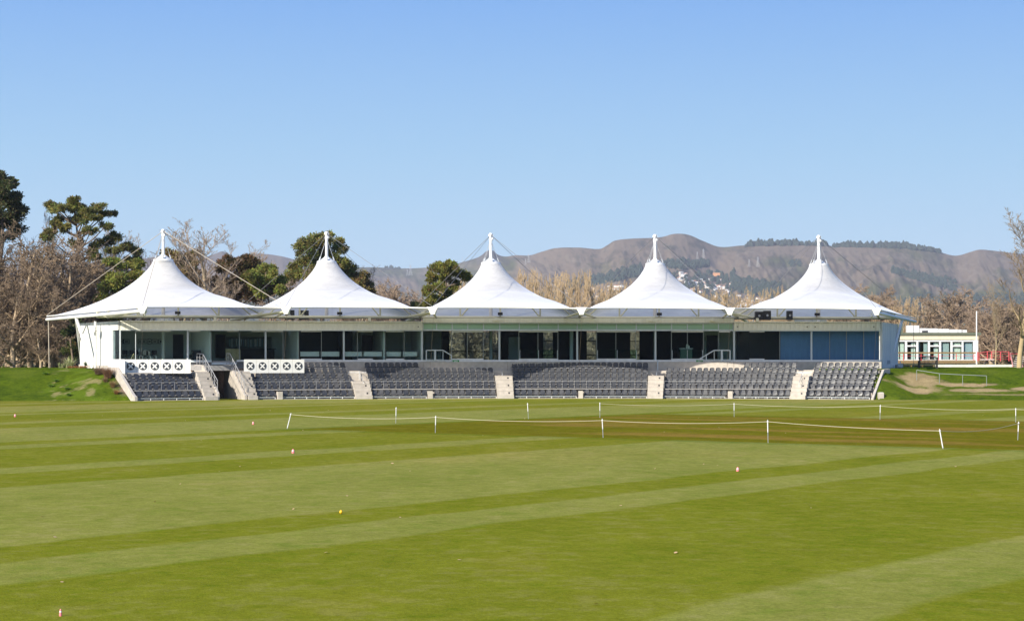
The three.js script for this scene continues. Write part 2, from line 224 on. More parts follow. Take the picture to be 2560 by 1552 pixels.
// far plantations: dense woods on the ridge and slopes, each one mass
function treeLump(seed) { const r = rng(seed), g = new THREE.IcosahedronGeometry(1, 2), p = g.attributes.position; const k = new Map(); for (let i = 0; i < p.count; i++) { const key = [p.getX(i), p.getY(i), p.getZ(i)].map(q => q.toFixed(3)).join(); if (!k.has(key)) k.set(key, 0.72 + 0.5 * r()); const s = k.get(key), y = p.getY(i); p.setXYZ(i, p.getX(i) * s * (0.85 - 0.28 * y), (y * s * 1.25 + 0.9), p.getZ(i) * s * (0.85 - 0.28 * y)); } g.computeVertexNormals(); return g; }
const lumps = [1, 2, 3].map(treeLump), farWoodMat = mat([0.022, 0.038, 0.026], 0.95);
function farWood(label, spots, sizeM, seed) {
  const r = rng(seed), gs = [];
  for (const [u, v] of spots) { const p = hillAt(u, v), s = sizeM * (0.65 + 0.7 * r()), g = lumps[Math.floor(r() * 3)].clone(); g.rotateY(r() * 6.28); g.scale(s, s * (0.8 + 0.5 * r()), s); g.translate(p.x, p.y - s * 0.25, p.z); gs.push(g); }
  const m = part('far_wood', gs, farWoodMat, null); tag(m, label, 'wood', 'dark woods on the hills', 'stuff');
}
function scatter(seed, n, f) { const r = rng(seed), o = []; while (o.length < n) { const s = f(r); if (s) o.push(s); } return o; }
const ridgeLine = u => ridgeV(u) + 1.5;
farWood('dark pine plantation crowning the ridge left of the rightmost tent mast', scatter(1, 150, r => { const u = lerp(1864, 2066, r()); return [u, ridgeLine(u) + r() * r() * 4]; }), 6.2, 201);
farWood('dark tree belt strung along the round hilltop right of the rightmost mast', scatter(2, 190, r => { const u = lerp(2086, 2352, Math.pow(r(), 0.9)); return [u, ridgeLine(u) + 1 + r() * 9 * Math.sin((u - 2086) / 266 * 3.1)]; }), 5.6, 202);
farWood('dark square plantation on the slope right of the fourth tent mast', scatter(3, 150, r => { const u = lerp(1660, 1772, r()), v = lerp(655, 672, r()); return u > 1750 && v > 668 ? null : [u, v]; }), 5, 203);
farWood('long dark wood stepping down the slope left of the fourth tent', scatter(4, 260, r => { const u = lerp(1418, 1606, r()), m = lerp(716, 676, (u - 1418) / 188); return [u, m + (r() - 0.4) * 22]; }), 5, 204);
farWood('scattered dark trees among the hillside houses', scatter(5, 230, r => { const u = lerp(1672, 1836, r()), v = lerp(680, 770, r()); return fbm(u * 0.03, v * 0.05, 2, 7) > 0.42 ? [u, v] : null; }), 4.2, 205);
farWood('dark gully wood left of the rightmost tent', scatter(6, 240, r => { const u = lerp(1828, 1950, r()), m = lerp(690, 716, (u - 1828) / 122); return [u, m + r() * 36]; }), 4.6, 206);
farWood('grey green scrub patch on the slope right of the rightmost tent', scatter(7, 260, r => { const u = lerp(2232, 2392, r()), m = lerp(676, 716, (u - 2232) / 160); return [u, m + (r() - 0.5) * lerp(12, 30, (u - 2232) / 160)]; }), 3.6, 207);
farWood('small dark copse on the hillside beside the rightmost mast', scatter(8, 26, r => [lerp(1974, 2008, r()), lerp(655, 666, r())]), 3.6, 208);
farWood('dark tree belt at the hill foot behind the clubrooms', scatter(9, 200, r => [lerp(2250, 2640, r()), lerp(738, 775, r())]), 4.4, 209);
farWood('low hedge line on the skyline left of the middle tent', scatter(10, 16, r => { const u = lerp(960, 1000, r()); return [u, ridgeLine(u)]; }), 5, 210);
{ // the park's trees behind the viewer, which the pavilion glass reflects
  const r = rng(99), gs = []; for (let i = 0; i < 90; i++) { const s = 4 + 3 * r(), g = lumps[Math.floor(r() * 3)].clone(); g.rotateY(r() * 6.28); g.scale(s, s * (1 + 0.5 * r()), s); g.translate(lerp(-170, 170, i / 89), -1, 62 + 25 * r()); gs.push(g); }
  tag(part('tree_belt', gs, farWoodMat, null), 'dark belt of park trees standing on the far side of the field', 'wood', null, 'stuff');
}
// houses on the hillside
{
  const r = rng(77), wallMs = [mat([0.75, 0.74, 0.7], 0.8), mat([0.6, 0.52, 0.42], 0.8), mat([0.7, 0.66, 0.6], 0.8)], roofMs = [mat([0.3, 0.3, 0.31], 0.8), mat([0.6, 0.6, 0.6], 0.7), mat([0.35, 0.16, 0.1], 0.8)];
  const protos = [];
  for (let k = 0; k < 6; k++) {
    const w = 11 + 3 * (k % 3), d = 8.5, h = k % 2 ? 5.6 : 3.4, t = new THREE.Group(); t.name = 'hillside_house';
    t.add(Object.assign(new THREE.Mesh(box(w, h, d, 0, h / 2, 0), wallMs[k % 3]), { name: 'wall' }));
    const sh = new THREE.Shape([new THREE.Vector2(-d / 2 - 0.5, 0), new THREE.Vector2(d / 2 + 0.5, 0), new THREE.Vector2(0, 2.4)]);
    const rg = new THREE.ExtrudeGeometry(sh, { depth: w + 0.8, bevelEnabled: false }); rg.translate(0, h, -(w + 0.8) / 2); rg.rotateY(Math.PI / 2);
    t.add(Object.assign(new THREE.Mesh(rg, roofMs[k % 3]), { name: 'roof' }));
    for (const q of [-0.25, 0.2]) t.add(Object.assign(new THREE.Mesh(box(2.2, 1.2, 0.2, w * q, h * 0.55, d / 2 + 0.05), M.charcoal), { name: 'window' }));
    protos.push(t);
  }
  const spots = [];
  const cl = (n, u0, u1, v0, v1) => { for (let i = 0; i < n; i++) spots.push([lerp(u0, u1, r()), lerp(v0, v1, r())]); };
  cl(16, 1694, 1745, 694, 716); cl(12, 1728, 1760, 700, 728); cl(16, 1745, 1800, 700, 726); cl(10, 1788, 1816, 716, 728); cl(8, 1700, 1716, 684, 690); cl(10, 1790, 1830, 728, 745); cl(9, 1868, 1912, 738, 762); cl(14, 1835, 1905, 752, 775); cl(9, 1468, 1492, 719, 728); cl(10, 1518, 1560, 715, 724); cl(3, 1485, 1500, 735, 744); cl(6, 1800, 1850, 700, 712); cl(18, 1690, 1850, 690, 745); cl(10, 1400, 1560, 712, 745);
  spots.forEach(([u, v], i) => { const p = hillAt(u, v), o = protos[i % 6].clone(); o.name = numbered('hillside_house'); o.position.copy(p); o.position.y -= 0.5; o.rotation.y = (r() - 0.5) * 1.6; o.scale.setScalar(0.4 + 0.35 * r()); scene.add(o); tag(o, 'tiny pale house in the suburb on the far hillside', 'house', 'houses on the far hillside'); });
  const p = hillAt(1793, 690), o = protos[5].clone(); o.children.forEach(c => { c.material = mat([0.6, 0.3, 0.14], 0.8); }); o.name = numbered('hillside_house'); o.position.copy(p); o.scale.set(1.1, 1, 1); scene.add(o); tag(o, 'orange house standing above the pale suburb on the far hillside', 'house');
}
// power pylons on the hills
{
  const g = []; const H = 30, B = 4.2, T = 0.7; const cor = (y, k) => { const w = lerp(B, T, Math.min(1, y / (H * 0.75))); return V3(k & 1 ? w : -w, y, k & 2 ? w : -w); };
  for (let k = 0; k < 4; k++) g.push(bar(cor(0, k), cor(H, k), 0.2, 0.14, 4));
  for (let y = 0; y < H - 3; y += 5) for (const [a, b] of [[0, 1], [1, 3], [3, 2], [2, 0]]) { g.push(bar(cor(y, a), cor(y + 5, b), 0.1, 0.1, 3)); g.push(bar(cor(y, b), cor(y + 5, a), 0.1, 0.1, 3)); }
  const arms = []; for (const y of [20, 24.5, 28.5]) arms.push(bar(V3(-5, y, 0), V3(5, y, 0), 0.16, 0.16, 4), bar(V3(-5, y, 0), V3(0, y + 2, 0), 0.1, 0.1, 3), bar(V3(5, y, 0), V3(0, y + 2, 0), 0.1, 0.1, 3));
  const proto = new THREE.Group(); proto.name = 'pylon'; const pm = mat([0.5, 0.5, 0.5], 0.6);
  proto.add(Object.assign(new THREE.Mesh(joined(g), pm), { name: 'lattice_tower' }), Object.assign(new THREE.Mesh(joined(arms), pm), { name: 'cross_arm' }));
  const L = [[1759, 648, 26, 'taller of the two steel pylons right of the fourth tent mast'], [1744, 647, 18, 'shorter of the two steel pylons right of the fourth tent mast'], [1895.6, 667.5, 25, 'taller of two steel pylons on the slope left of the rightmost mast'], [1873.5, 666, 18, 'slim steel pylon on the slope left of its taller twin by the rightmost mast'], [1321.6, 657, 22, 'taller steel pylon right of the middle tent mast'], [1313.8, 662, 15, 'shorter steel pylon right of the middle tent mast'], [1026, 688, 26, 'taller steel pylon on the low ridge between second and middle tents'], [1018, 690, 17, 'shorter steel pylon on the low ridge between second and middle tents'], [1156, 653, 13, 'small steel pylon on the skyline left of the middle mast']];
  for (const [u, v, h, label] of L) { const p = hillAt(u, v), o = proto.clone(); o.name = numbered('pylon'); o.position.copy(p); o.rotation.y = 0.5; o.scale.setScalar(h * -p.z / FPX / H); scene.add(o); tag(o, label, 'pylon', 'power pylons on the hills'); }
}
// ---------------------------------------------------------------- pavilion
const fanAng = u => lerp(-30.6, 19.3, (u - 290) / 1914) * Math.PI / 180;
const facD = u => 146 + 3.5 * (u - 290) / 1914 + 1.2 * (1 - ((u - 1250) / 960) ** 2);
function F(u, s = 0) { const d = facD(u), a = fanAng(u); return [pxX(u, d) + s * Math.sin(a), d + s * Math.cos(a)]; }
const FP = (u, y, s = 0) => { const f = F(u, s); return V3(f[0], y, -f[1]); };
const FY = (v, u = 1200, s = 0) => pxY(v, F(u, s)[1]);
const wall = (u0, u1, y0, y1, s, th = 0.1) => wallBox(F(u0, s), F(u1, s), y0, y1, th / 2, -th / 2);
const FLOOR = 3.05, HEAD = 5.62, FASC = 6.36;
const pav = thing('cricket_pavilion', 'long white glazed pavilion under five peaked white tent roofs', 'pavilion', V3(0, FLOOR, -150));

// roof geometry: front and back hubs, masts
const hubU = [355, 714, 1081, 1453, 1824, 2191], hubD = [136, 137, 138, 139, 139.8, 140.5], EAVE = 7.2;
const hubF = hubU.map((u, i) => V3(pxX(u, hubD[i]), EAVE, -hubD[i]));
const hubB = hubU.map((u, i) => { const t = i / 5; return V3(lerp(-42.6, 39, t), EAVE - 0.08, -(lerp(161, 170, t) + 2.2 * 4 * t * (1 - t))); });
const masts = [[407, 150], [816, 152.8], [1227, 154.7], [1638, 156.2], [2048, 157.2]].map(([u, d]) => V3(pxX(u, d), 0, -d));
const valley = (i, t) => hubF[i].clone().lerp(hubB[i], t);
const RING = 11.66, RR = 0.82, MASTTOP = 14.3, TV = 0.44;
const ordinal = ['leftmost', 'second from the left', 'middle', 'second from the right', 'rightmost'];
for (let i = 0; i < 5; i++) {
  const can = new THREE.Group(); can.name = 'tent_canopy'; can.position.set(masts[i].x, RING - FLOOR, masts[i].z + 150); pav.add(can);
  const P = [], nA = 40, nV = 14, nB = 34; const a0 = valley(i, TV), a1 = valley(i + 1, TV);
  const arch = s => { const p = a0.clone().lerp(a1, s); p.y += 1.86 * Math.pow(4 * s * (1 - s), 0.92); return p; };
  for (let k = 0; k < nA; k++) P.push(arch(k / nA));
  for (let k = 0; k < nV; k++) P.push(valley(i + 1, lerp(TV, 1, k / nV)));
  for (let k = 0; k < nB; k++) { const s = k / nB, p = hubB[i + 1].clone().lerp(hubB[i], s); p.z += 2.2 * 4 * s * (1 - s); p.y += 0.1 * 4 * s * (1 - s); P.push(p); }
  for (let k = 0; k < nV; k++) P.push(valley(i, lerp(1, TV, k / nV)));
  const NA = P.length, NR = 36, G = [];
  for (let j = 0; j < NA; j++) { const th = Math.atan2(P[j].z - masts[i].z, P[j].x - masts[i].x), q = V3(masts[i].x + RR * Math.cos(th), RING, masts[i].z + RR * Math.sin(th)), R = Math.hypot(P[j].x - masts[i].x, P[j].z - masts[i].z); const row = []; for (let k = 0; k <= NR; k++) { const t = k / NR, rr = RR * Math.pow(R / RR, t); row.push(V3(lerp(q.x, P[j].x, (rr - RR) / (R - RR)), lerp(RING, P[j].y, t), lerp(q.z, P[j].z, (rr - RR) / (R - RR)))); } row[NR].copy(P[j]); G.push(row); }
  for (let it = 0; it < 260; it++) for (let j = 0; j < NA; j++) for (let k = 1; k < NR; k++) { const a = G[(j + 1) % NA][k], b = G[(j + NA - 1) % NA][k], c = G[j][k - 1], d = G[j][k + 1], p = G[j][k]; const wh = 0.74, q = 0.5 / (1 + wh); p.set((wh * (a.x + b.x) + c.x + d.x) * q, (wh * (a.y + b.y) + c.y + d.y) * q, (wh * (a.z + b.z) + c.z + d.z) * q); }
  const cone = grid(NA, NR, (j, k) => { const p = G[j % NA][k].clone(); p.u = j / 6; p.v = k / 3; return p; });
  const front = s => { const p = hubF[i].clone().lerp(hubF[i + 1], s); p.z -= 2.6 * 4 * s * (1 - s); p.y += 0.14 * 4 * s * (1 - s); return p; };
  const skirt = grid(nA, 10, (j, k) => { const s = j / nA, t = k / 10, p = arch(s).lerp(front(s), t); p.y -= 0.32 * 4 * t * (1 - t) * Math.sin(Math.PI * s); p.u = s * 4; p.v = t * 3; return p; });
  part('membrane', [cone, skirt], M.membrane, can);
  // seams: welded overlaps running from the ring to the edge
  const seams = []; for (let q = 0; q < 12; q++) { const j = Math.round(q / 12 * NA) % NA; for (let k = 2; k < NR; k += 1) { const a = G[j][k].clone(), b = G[j][k + 1].clone(); a.y += 0.012; b.y += 0.012; seams.push(bar(a, b, 0.006, 0.006, 3)); } }
  part('seam', seams, M.membrane, can);
  const hem = []; for (let k = 0; k < nA; k++) { const a = front(k / nA), b = front((k + 1) / nA); hem.push(bar(a, b, 0.055, 0.055, 6)); } part('edge_cable', hem, M.white, can);
  const m = masts[i], at = (y, dx = 0) => V3(m.x + dx, y, m.z);
  const lathe = pts => { const g = new THREE.LatheGeometry(pts.map(p => new THREE.Vector2(p[0], p[1])), 28); g.translate(m.x, 0, m.z); return g; };
  part('top_ring', lathe([[RR + 0.02, RING - 0.12], [RR + 0.035, RING - 0.04], [RR + 0.02, RING + 0.05], [RR - 0.12, RING + 0.07], [RR - 0.14, RING - 0.1]]), M.white, can);
  part('collar', lathe([[0.62, RING + 0.07], [0.62, RING + 0.13], [0.24, RING + 0.38], [0.18, RING + 0.44], [0.17, RING + 0.5]]), M.white, can);
  part('mast', lathe([[0.14, RING - 9.2], [0.16, RING], [0.135, RING + 0.4], [0.125, MASTTOP - 0.75], [0.14, MASTTOP - 0.7], [0.16, MASTTOP - 0.62], [0.165, MASTTOP - 0.5], [0.13, MASTTOP - 0.4], [0.125, MASTTOP - 0.3], [0.155, MASTTOP - 0.22], [0.16, MASTTOP - 0.1], [0.14, MASTTOP - 0.02], [0.001, MASTTOP]]), M.white, can);
  part('cable_lug', [box(0.42, 0.16, 0.05, m.x, MASTTOP - 0.2, m.z), box(0.05, 0.16, 0.42, m.x, MASTTOP - 0.2, m.z), new THREE.SphereGeometry(0.11, 10, 8).translate(m.x + 0.14, MASTTOP - 0.52, m.z + 0.08)], M.white, can);
  for (let q = 0; q < 6; q++) { const th = q / 6 * 6.283 + 0.35, e = V3(m.x + (RR - 0.08) * Math.cos(th), RING + 0.1, m.z + (RR - 0.08) * Math.sin(th)), mid = e.clone().lerp(at(MASTTOP - 0.55), 0.16); part('hanger_cable', [bar(e, at(MASTTOP - 0.55), 0.013, 0.013, 5), bar(e, mid, 0.05, 0.05, 6)], M.galv, can); }
  for (const h of [hubF[i], hubF[i + 1], hubB[i], hubB[i + 1]]) { const e = h.clone(); e.y += 0.12; part('stay_cable', bar(at(MASTTOP - 0.18), e, i === 0 ? 0.026 : 0.017, i === 0 ? 0.026 : 0.017, 6), i === 0 ? M.cable : M.cableGrey, can); }
  can.userData.label = 'white peaked tent roof, ' + ordinal[i] + ' of the five';
}
// hub castings and the tie rods under them
for (let i = 0; i < 6; i++) {
  const h = hubF[i], g = [];
  const sh = new THREE.Shape([[-0.42, 0.14], [0.44, 0.14], [0.25, -0.16], [0.16, -0.42], [-0.1, -0.42], [-0.22, -0.16]].map(p => new THREE.Vector2(...p)));
  const e = new THREE.ExtrudeGeometry(sh, { depth: 0.16, bevelEnabled: true, bevelSize: 0.03, bevelThickness: 0.03, bevelSegments: 2 }); e.translate(h.x, h.y - 0.06, h.z + 0.02); g.push(e);
  const hb = part('hub', g, M.white, pav); hb.name = 'hub';
  part('cap_plate', new THREE.CylinderGeometry(0.22, 0.22, 0.3, 16).rotateX(Math.PI / 2).translate(h.x + 0.1, h.y - 0.3, h.z - 0.02), M.steelCream, pav);
  const th = Math.atan2(h.x - ARC.x, -h.z - ARC.d);
  part('tie_rod', [bar(V3(h.x + 0.08, h.y - 0.5, h.z), px(hubU[i] - 5, 915, 146.2), 0.009, 0.009, 5), new THREE.SphereGeometry(0.06, 8, 6).translate(h.x + 0.08, h.y - 0.52, h.z)], M.rod, pav);
}
// steel below the membrane: valley tubes, arch trusses
for (let i = 0; i < 6; i++) { const a = hubF[i].clone(), b = hubB[i].clone(); a.y -= 0.28; b.y -= 0.28; const end = i === 0 || i === 5; part('valley_tube', [bar(a, b, end ? 0.14 : 0.12, end ? 0.14 : 0.12, 14)], end ? M.white : M.steelCream, pav); if (end) { const o = V3(0, 0.3, 0); part('edge_clamp', bar(a.clone().add(o), b.clone().add(o), 0.05, 0.05, 8), M.white, pav); } }
for (let i = 0; i < 5; i++) {
  const a = valley(i, TV), b = valley(i + 1, TV), lo = s => { const p = a.clone().lerp(b, s); p.y = EAVE - 0.42; return p; }, hi = s => { const p = a.clone().lerp(b, s); p.y += 1.86 * Math.pow(4 * s * (1 - s), 0.92) - 0.12; return p; };
  const tr = new THREE.Group(); tr.name = 'arch_truss'; pav.add(tr);
  part('bottom_chord', bar(lo(0), lo(1), 0.13, 0.13, 12), M.steelCream, tr);
  const ch = []; for (let k = 0; k < 16; k++) ch.push(bar(hi(k / 16), hi((k + 1) / 16), 0.07, 0.07, 8)); part('top_chord', ch, M.steelCream, tr);
  for (const s of [0.25, 0.5, 0.75]) part('strut', bar(lo(s), hi(s), 0.075, 0.075, 8), M.steelCream, tr);
  for (const [s0, s1] of [[0.25, 0.37], [0.75, 0.63], [0.04, 0.14], [0.96, 0.86]]) part('strut', bar(lo(s0), hi(s1), 0.06, 0.06, 8), M.steelCream, tr);
  const c = lo(0.5); part('floodlight', [box(0.42, 0.24, 0.3, c.x, c.y + 0.32, c.z + 0.25)], M.black, tr);
  for (const [f, v] of [[hubF[i], lo(0.1)], [hubF[i + 1], lo(0.9)]]) { const q = f.clone(); q.y -= 0.3; part('brace', bar(q, v, 0.09, 0.09, 10), M.steelCream, tr); }
}
// raking struts and columns at the two ends
{
  const e0 = t => { const p = hubF[0].clone().lerp(hubB[0], t); p.y -= 0.28; return p; };
  const top = e0(0.66), colX = top.clone();
  part('raking_strut', [bar(V3(top.x, top.y, top.z), px(230, 921, 150.5), 0.13, 0.13, 12)], M.white, pav);
  part('raking_strut', [bar(V3(top.x, top.y, top.z), px(203, 914, 158), 0.1, 0.1, 12)], M.white, pav);
  part('footing', box(0.5, 0.42, 0.5, pxX(204, 157.8), BANK + 0.12, -157.8), M.concrete, pav);
  part('corner_post', [bar(px(237, 921, 149.6), px(237, 803, 149.6), 0.11, 0.11, 12)], M.white, pav);
  const bk = hubB[0].clone(); part('tie_rod', [bar(V3(bk.x + 0.25, bk.y - 0.4, bk.z + 0.4), V3(bk.x + 0.32, BANK - 0.1, bk.z + 0.4), 0.05, 0.05, 6)], M.cable, pav);
  const e5 = t => { const p = hubF[5].clone().lerp(hubB[5], t); p.y -= 0.28; return p; };
  const t5 = e5(0.63); part('raking_strut', [bar(t5, px(2224, 914, 156), 0.13, 0.13, 12)], M.white, pav); part('raking_strut', [bar(t5, px(2239, 905, 162), 0.08, 0.08, 10)], M.white, pav);
  part('footing', box(0.55, 0.4, 0.5, pxX(2248, 156), BANK + 0.1, -156), M.concreteDark, pav);
  const b5 = hubB[5].clone(); part('tie_rod', [bar(V3(b5.x - 0.3, b5.y - 0.4, b5.z + 0.6), V3(b5.x - 0.3, BANK, b5.z + 0.6), 0.02, 0.02, 5)], M.cableDark, pav);
}
// end walls, back wall, floor, ceiling and roof slab
const LW = t => { const c = F(297); return [c[0] - 0.51 * t, c[1] + 0.86 * t]; }, RW = t => { const c = F(2204); return [c[0] + 0.335 * t, c[1] + 0.942 * t]; };
{
  part('end_wall', [wallBox(LW(10.6), LW(1.5), 2.66, FASC, 0.1, -0.1), wallBox(LW(1.5), LW(0), HEAD, FASC, 0.1, -0.1)], M.wallWhite, pav, 'sunlit white left end wall');
  part('plinth', [wallBox(LW(10.6), LW(0), 1.9, 2.64, 0.2, -0.1)], M.concrete, pav);
  part('end_glazing', [wallBox(LW(1.46), LW(0.08), 2.7, HEAD - 0.02, 0.012, -0.012)], M.glass, pav);
  part('mullion', [wallBox(LW(1.5), LW(1.43), 2.66, HEAD, 0.11, -0.11)], M.frame, pav);
  part('end_wall', [wallBox(RW(0), RW(10.5), 2.1, FASC, 0.1, -0.1)], M.wallWhite, pav, 'shaded right end wall');
  part('downpipe', [bar(V3(RW(5.4)[0], 2.4, -RW(5.4)[1] + 0.2), V3(RW(5.4)[0], FASC, -RW(5.4)[1] + 0.2), 0.06, 0.06, 8)], M.frame, pav);
  part('junction_box', [box(0.25, 0.32, 0.2, RW(3.2)[0] + 0.2, 2.95, -RW(3.2)[1])], M.galv, pav);
  const S = []; for (const u of [297, 662, 1054, 1443, 1836, 2204]) S.push(u);
  const slab = (y0, y1, s0, s1, m, n, list = S) => { for (let k = 0; k < list.length - 1; k++) { const a = F(list[k], s0), b = F(list[k + 1], s0), c = F(list[k + 1], s1), d = F(list[k], s1); const g = new THREE.BufferGeometry(), q = [], quad = (A, B, C, D) => q.push(...A, ...B, ...C, ...A, ...C, ...D), v = (p, y) => [p[0], y, -p[1]]; quad(v(a, y1), v(b, y1), v(c, y1), v(d, y1)); quad(v(d, y0), v(c, y0), v(b, y0), v(a, y0)); quad(v(a, y0), v(b, y0), v(b, y1), v(a, y1)); quad(v(c, y0), v(d, y0), v(d, y1), v(c, y1)); quad(v(b, y0), v(c, y0), v(c, y1), v(b, y1)); quad(v(d, y0), v(a, y0), v(a, y1), v(d, y1)); g.setAttribute('position', new THREE.Float32BufferAttribute(q, 3)); g.computeVertexNormals(); part(n, g, m, pav); } };
  slab(1.9, FLOOR, 0.02, 8.6, M.concreteDark, 'floor_slab');
  slab(HEAD + 0.12, FASC - 0.1, 0.12, 8.9, M.roomGrey, 'ceiling_slab');
  slab(FASC - 0.08, FASC + 0.02, -0.3, 8.9, M.charcoal, 'flat_roof');
}
// cladding boards of the fascia
{
  const boards = (u0, u1) => { const n = Math.round((u1 - u0) / 12); for (let k = 0; k < n; k++) { const a = lerp(u0, u1, k / n), b = lerp(u0, u1, (k + 1) / n); part('fascia_board', [wall(a + 0.35, b - 0.35, HEAD + 0.03, FASC - 0.06, -0.32 + 0.006 * (k % 2), 0.05)], M.cream, pav); } part('fascia_backing', [wall(u0, u1, HEAD, FASC - 0.05, -0.22, 0.08)], M.cream, pav); part('cap_flashing', [wall(u0 - 1, u1 + 1, FASC - 0.05, FASC + 0.03, -0.3, 0.2)], M.cream, pav); part('fascia_trim', [wall(u0, u1, HEAD - 0.04, HEAD, -0.27, 0.18)], M.frame, pav); };
  boards(298, 1055); boards(1836, 2203);
  // small vents in the boards
  for (const u of [461, 478, 655, 672, 849, 866, 1044, 1845, 2020, 2040, 2187]) part('vent', [box(0.08, 0.08, 0.05, ...FP(u, FY(817, u), -0.37).toArray())], M.black, pav);
}
// clerestory of green glass over the middle hall
{
  const cl = [1057, 1091, 1130, 1169, 1208.5, 1249, 1298, 1346, 1395.5, 1443, 1493.5, 1541.5, 1591, 1639.5, 1679.5, 1719, 1758.5, 1797, 1834];
  for (let k = 0; k < cl.length - 1; k++) part('clerestory_pane', [wall(cl[k] + 1.5, cl[k + 1] - 1.5, 5.73, 6.2, -0.1, 0.03)], M.frosted, pav);
  for (const u of cl) part('mullion', [wall(u - 1.3, u + 1.3, 5.68, 6.26, -0.12, 0.1)], M.frame, pav);
  part('transom', [wall(1056, 1835, 5.6, 5.72, -0.14, 0.14)], M.frame, pav); part('transom', [wall(1056, 1835, 6.2, 6.28, -0.14, 0.14)], M.frame, pav);
  part('cream_band', [wall(1056, 1835, 6.29, 6.4, -0.2, 0.2)], M.cream, pav); part('cream_band', [wall(1056, 1835, 6.42, 6.66, -0.12, 0.16)], M.cream, pav);
  for (const u of [1240, 1630, 1783]) part('speaker', [box(0.5, 0.16, 0.3, ...FP(u, 6.5, -0.4).toArray()), box(0.16, 0.2, 0.2, ...FP(u, 6.6, -0.3).toArray())], M.cream, pav);
}
// columns, sill, window tracks, panes
const cols = [467, 662, 858, 1054, 1248, 1443, 1639, 1836, 2030];
for (const u of cols) part('column', [bar(FP(u, FLOOR + 0.1, -0.18), FP(u, HEAD, -0.18), 0.085, 0.085, 14)], M.frame, pav);
{
  const S = [311, 467, 527]; const S2 = [590, 662, 858, 1054, 1248, 1443, 1639, 1836, 2030, 2204];
  for (let k = 0; k < S.length - 1; k++) part('sill', [wall(S[k], S[k + 1], FLOOR - 0.1, FLOOR + 0.08, -0.15, 0.3)], M.frame, pav);
  for (let k = 0; k < S2.length - 1; k++) part('sill', [wall(S2[k], S2[k + 1], FLOOR - 0.06, FLOOR + 0.1, -0.15, 0.34)], M.white, pav);
  part('sill', [wall(527, 590, FLOOR - 0.3, FLOOR - 0.12, -0.15, 0.3)], M.frame, pav);
  const tr = [[338, 425], [470, 499], [566, 595], [627, 706], [751, 803], [893, 931], [964, 1009], [1129, 1208], [1297, 1395], [1492, 1590], [1679, 1759], [1798, 1826], [1875, 1912]];
  tr.forEach(([a, b], k) => { part('door_track', [wall(a, b, HEAD - 0.13, HEAD - 0.03, -0.1, 0.1)], M.white, pav); if (k > 3 && k !== 11) part('door_track', [wall(a, b, FLOOR + 0.11, FLOOR + 0.2, -0.2, 0.14)], M.white, pav); });
  const panes = [298, 338, 467, 527, 598, 662, 707, 746, 803, 858, 893, 962, 1010, 1054, 1129, 1168, 1208, 1248, 1297, 1345, 1395, 1443, 1492, 1540, 1590, 1639, 1679, 1719, 1759, 1797, 1836, 1875, 1912, 1950, 2030, 2075, 2117, 2160, 2200];
  for (let k = 0; k < panes.length - 1; k++) { const a = panes[k], b = panes[k + 1]; part('window_pane', [wall(a + 0.8, b - 0.8, FLOOR + (a > 300 && a < 560 ? -0.3 : 0.1), HEAD - 0.05, 0.02 + 0.03 * (k % 2), 0.016)], M.glass, pav); if (!cols.includes(a) && a !== 1875 && a !== 1912) part('mullion', [wall(a - 0.8, a + 0.8, FLOOR, HEAD - 0.02, 0.02, 0.06)], a === 338 || a === 298 ? M.frame : M.railGrey, pav); }
  part('mullion', [wall(297, 300.5, 2.66, HEAD, -0.02, 0.12)], M.frame, pav);
}
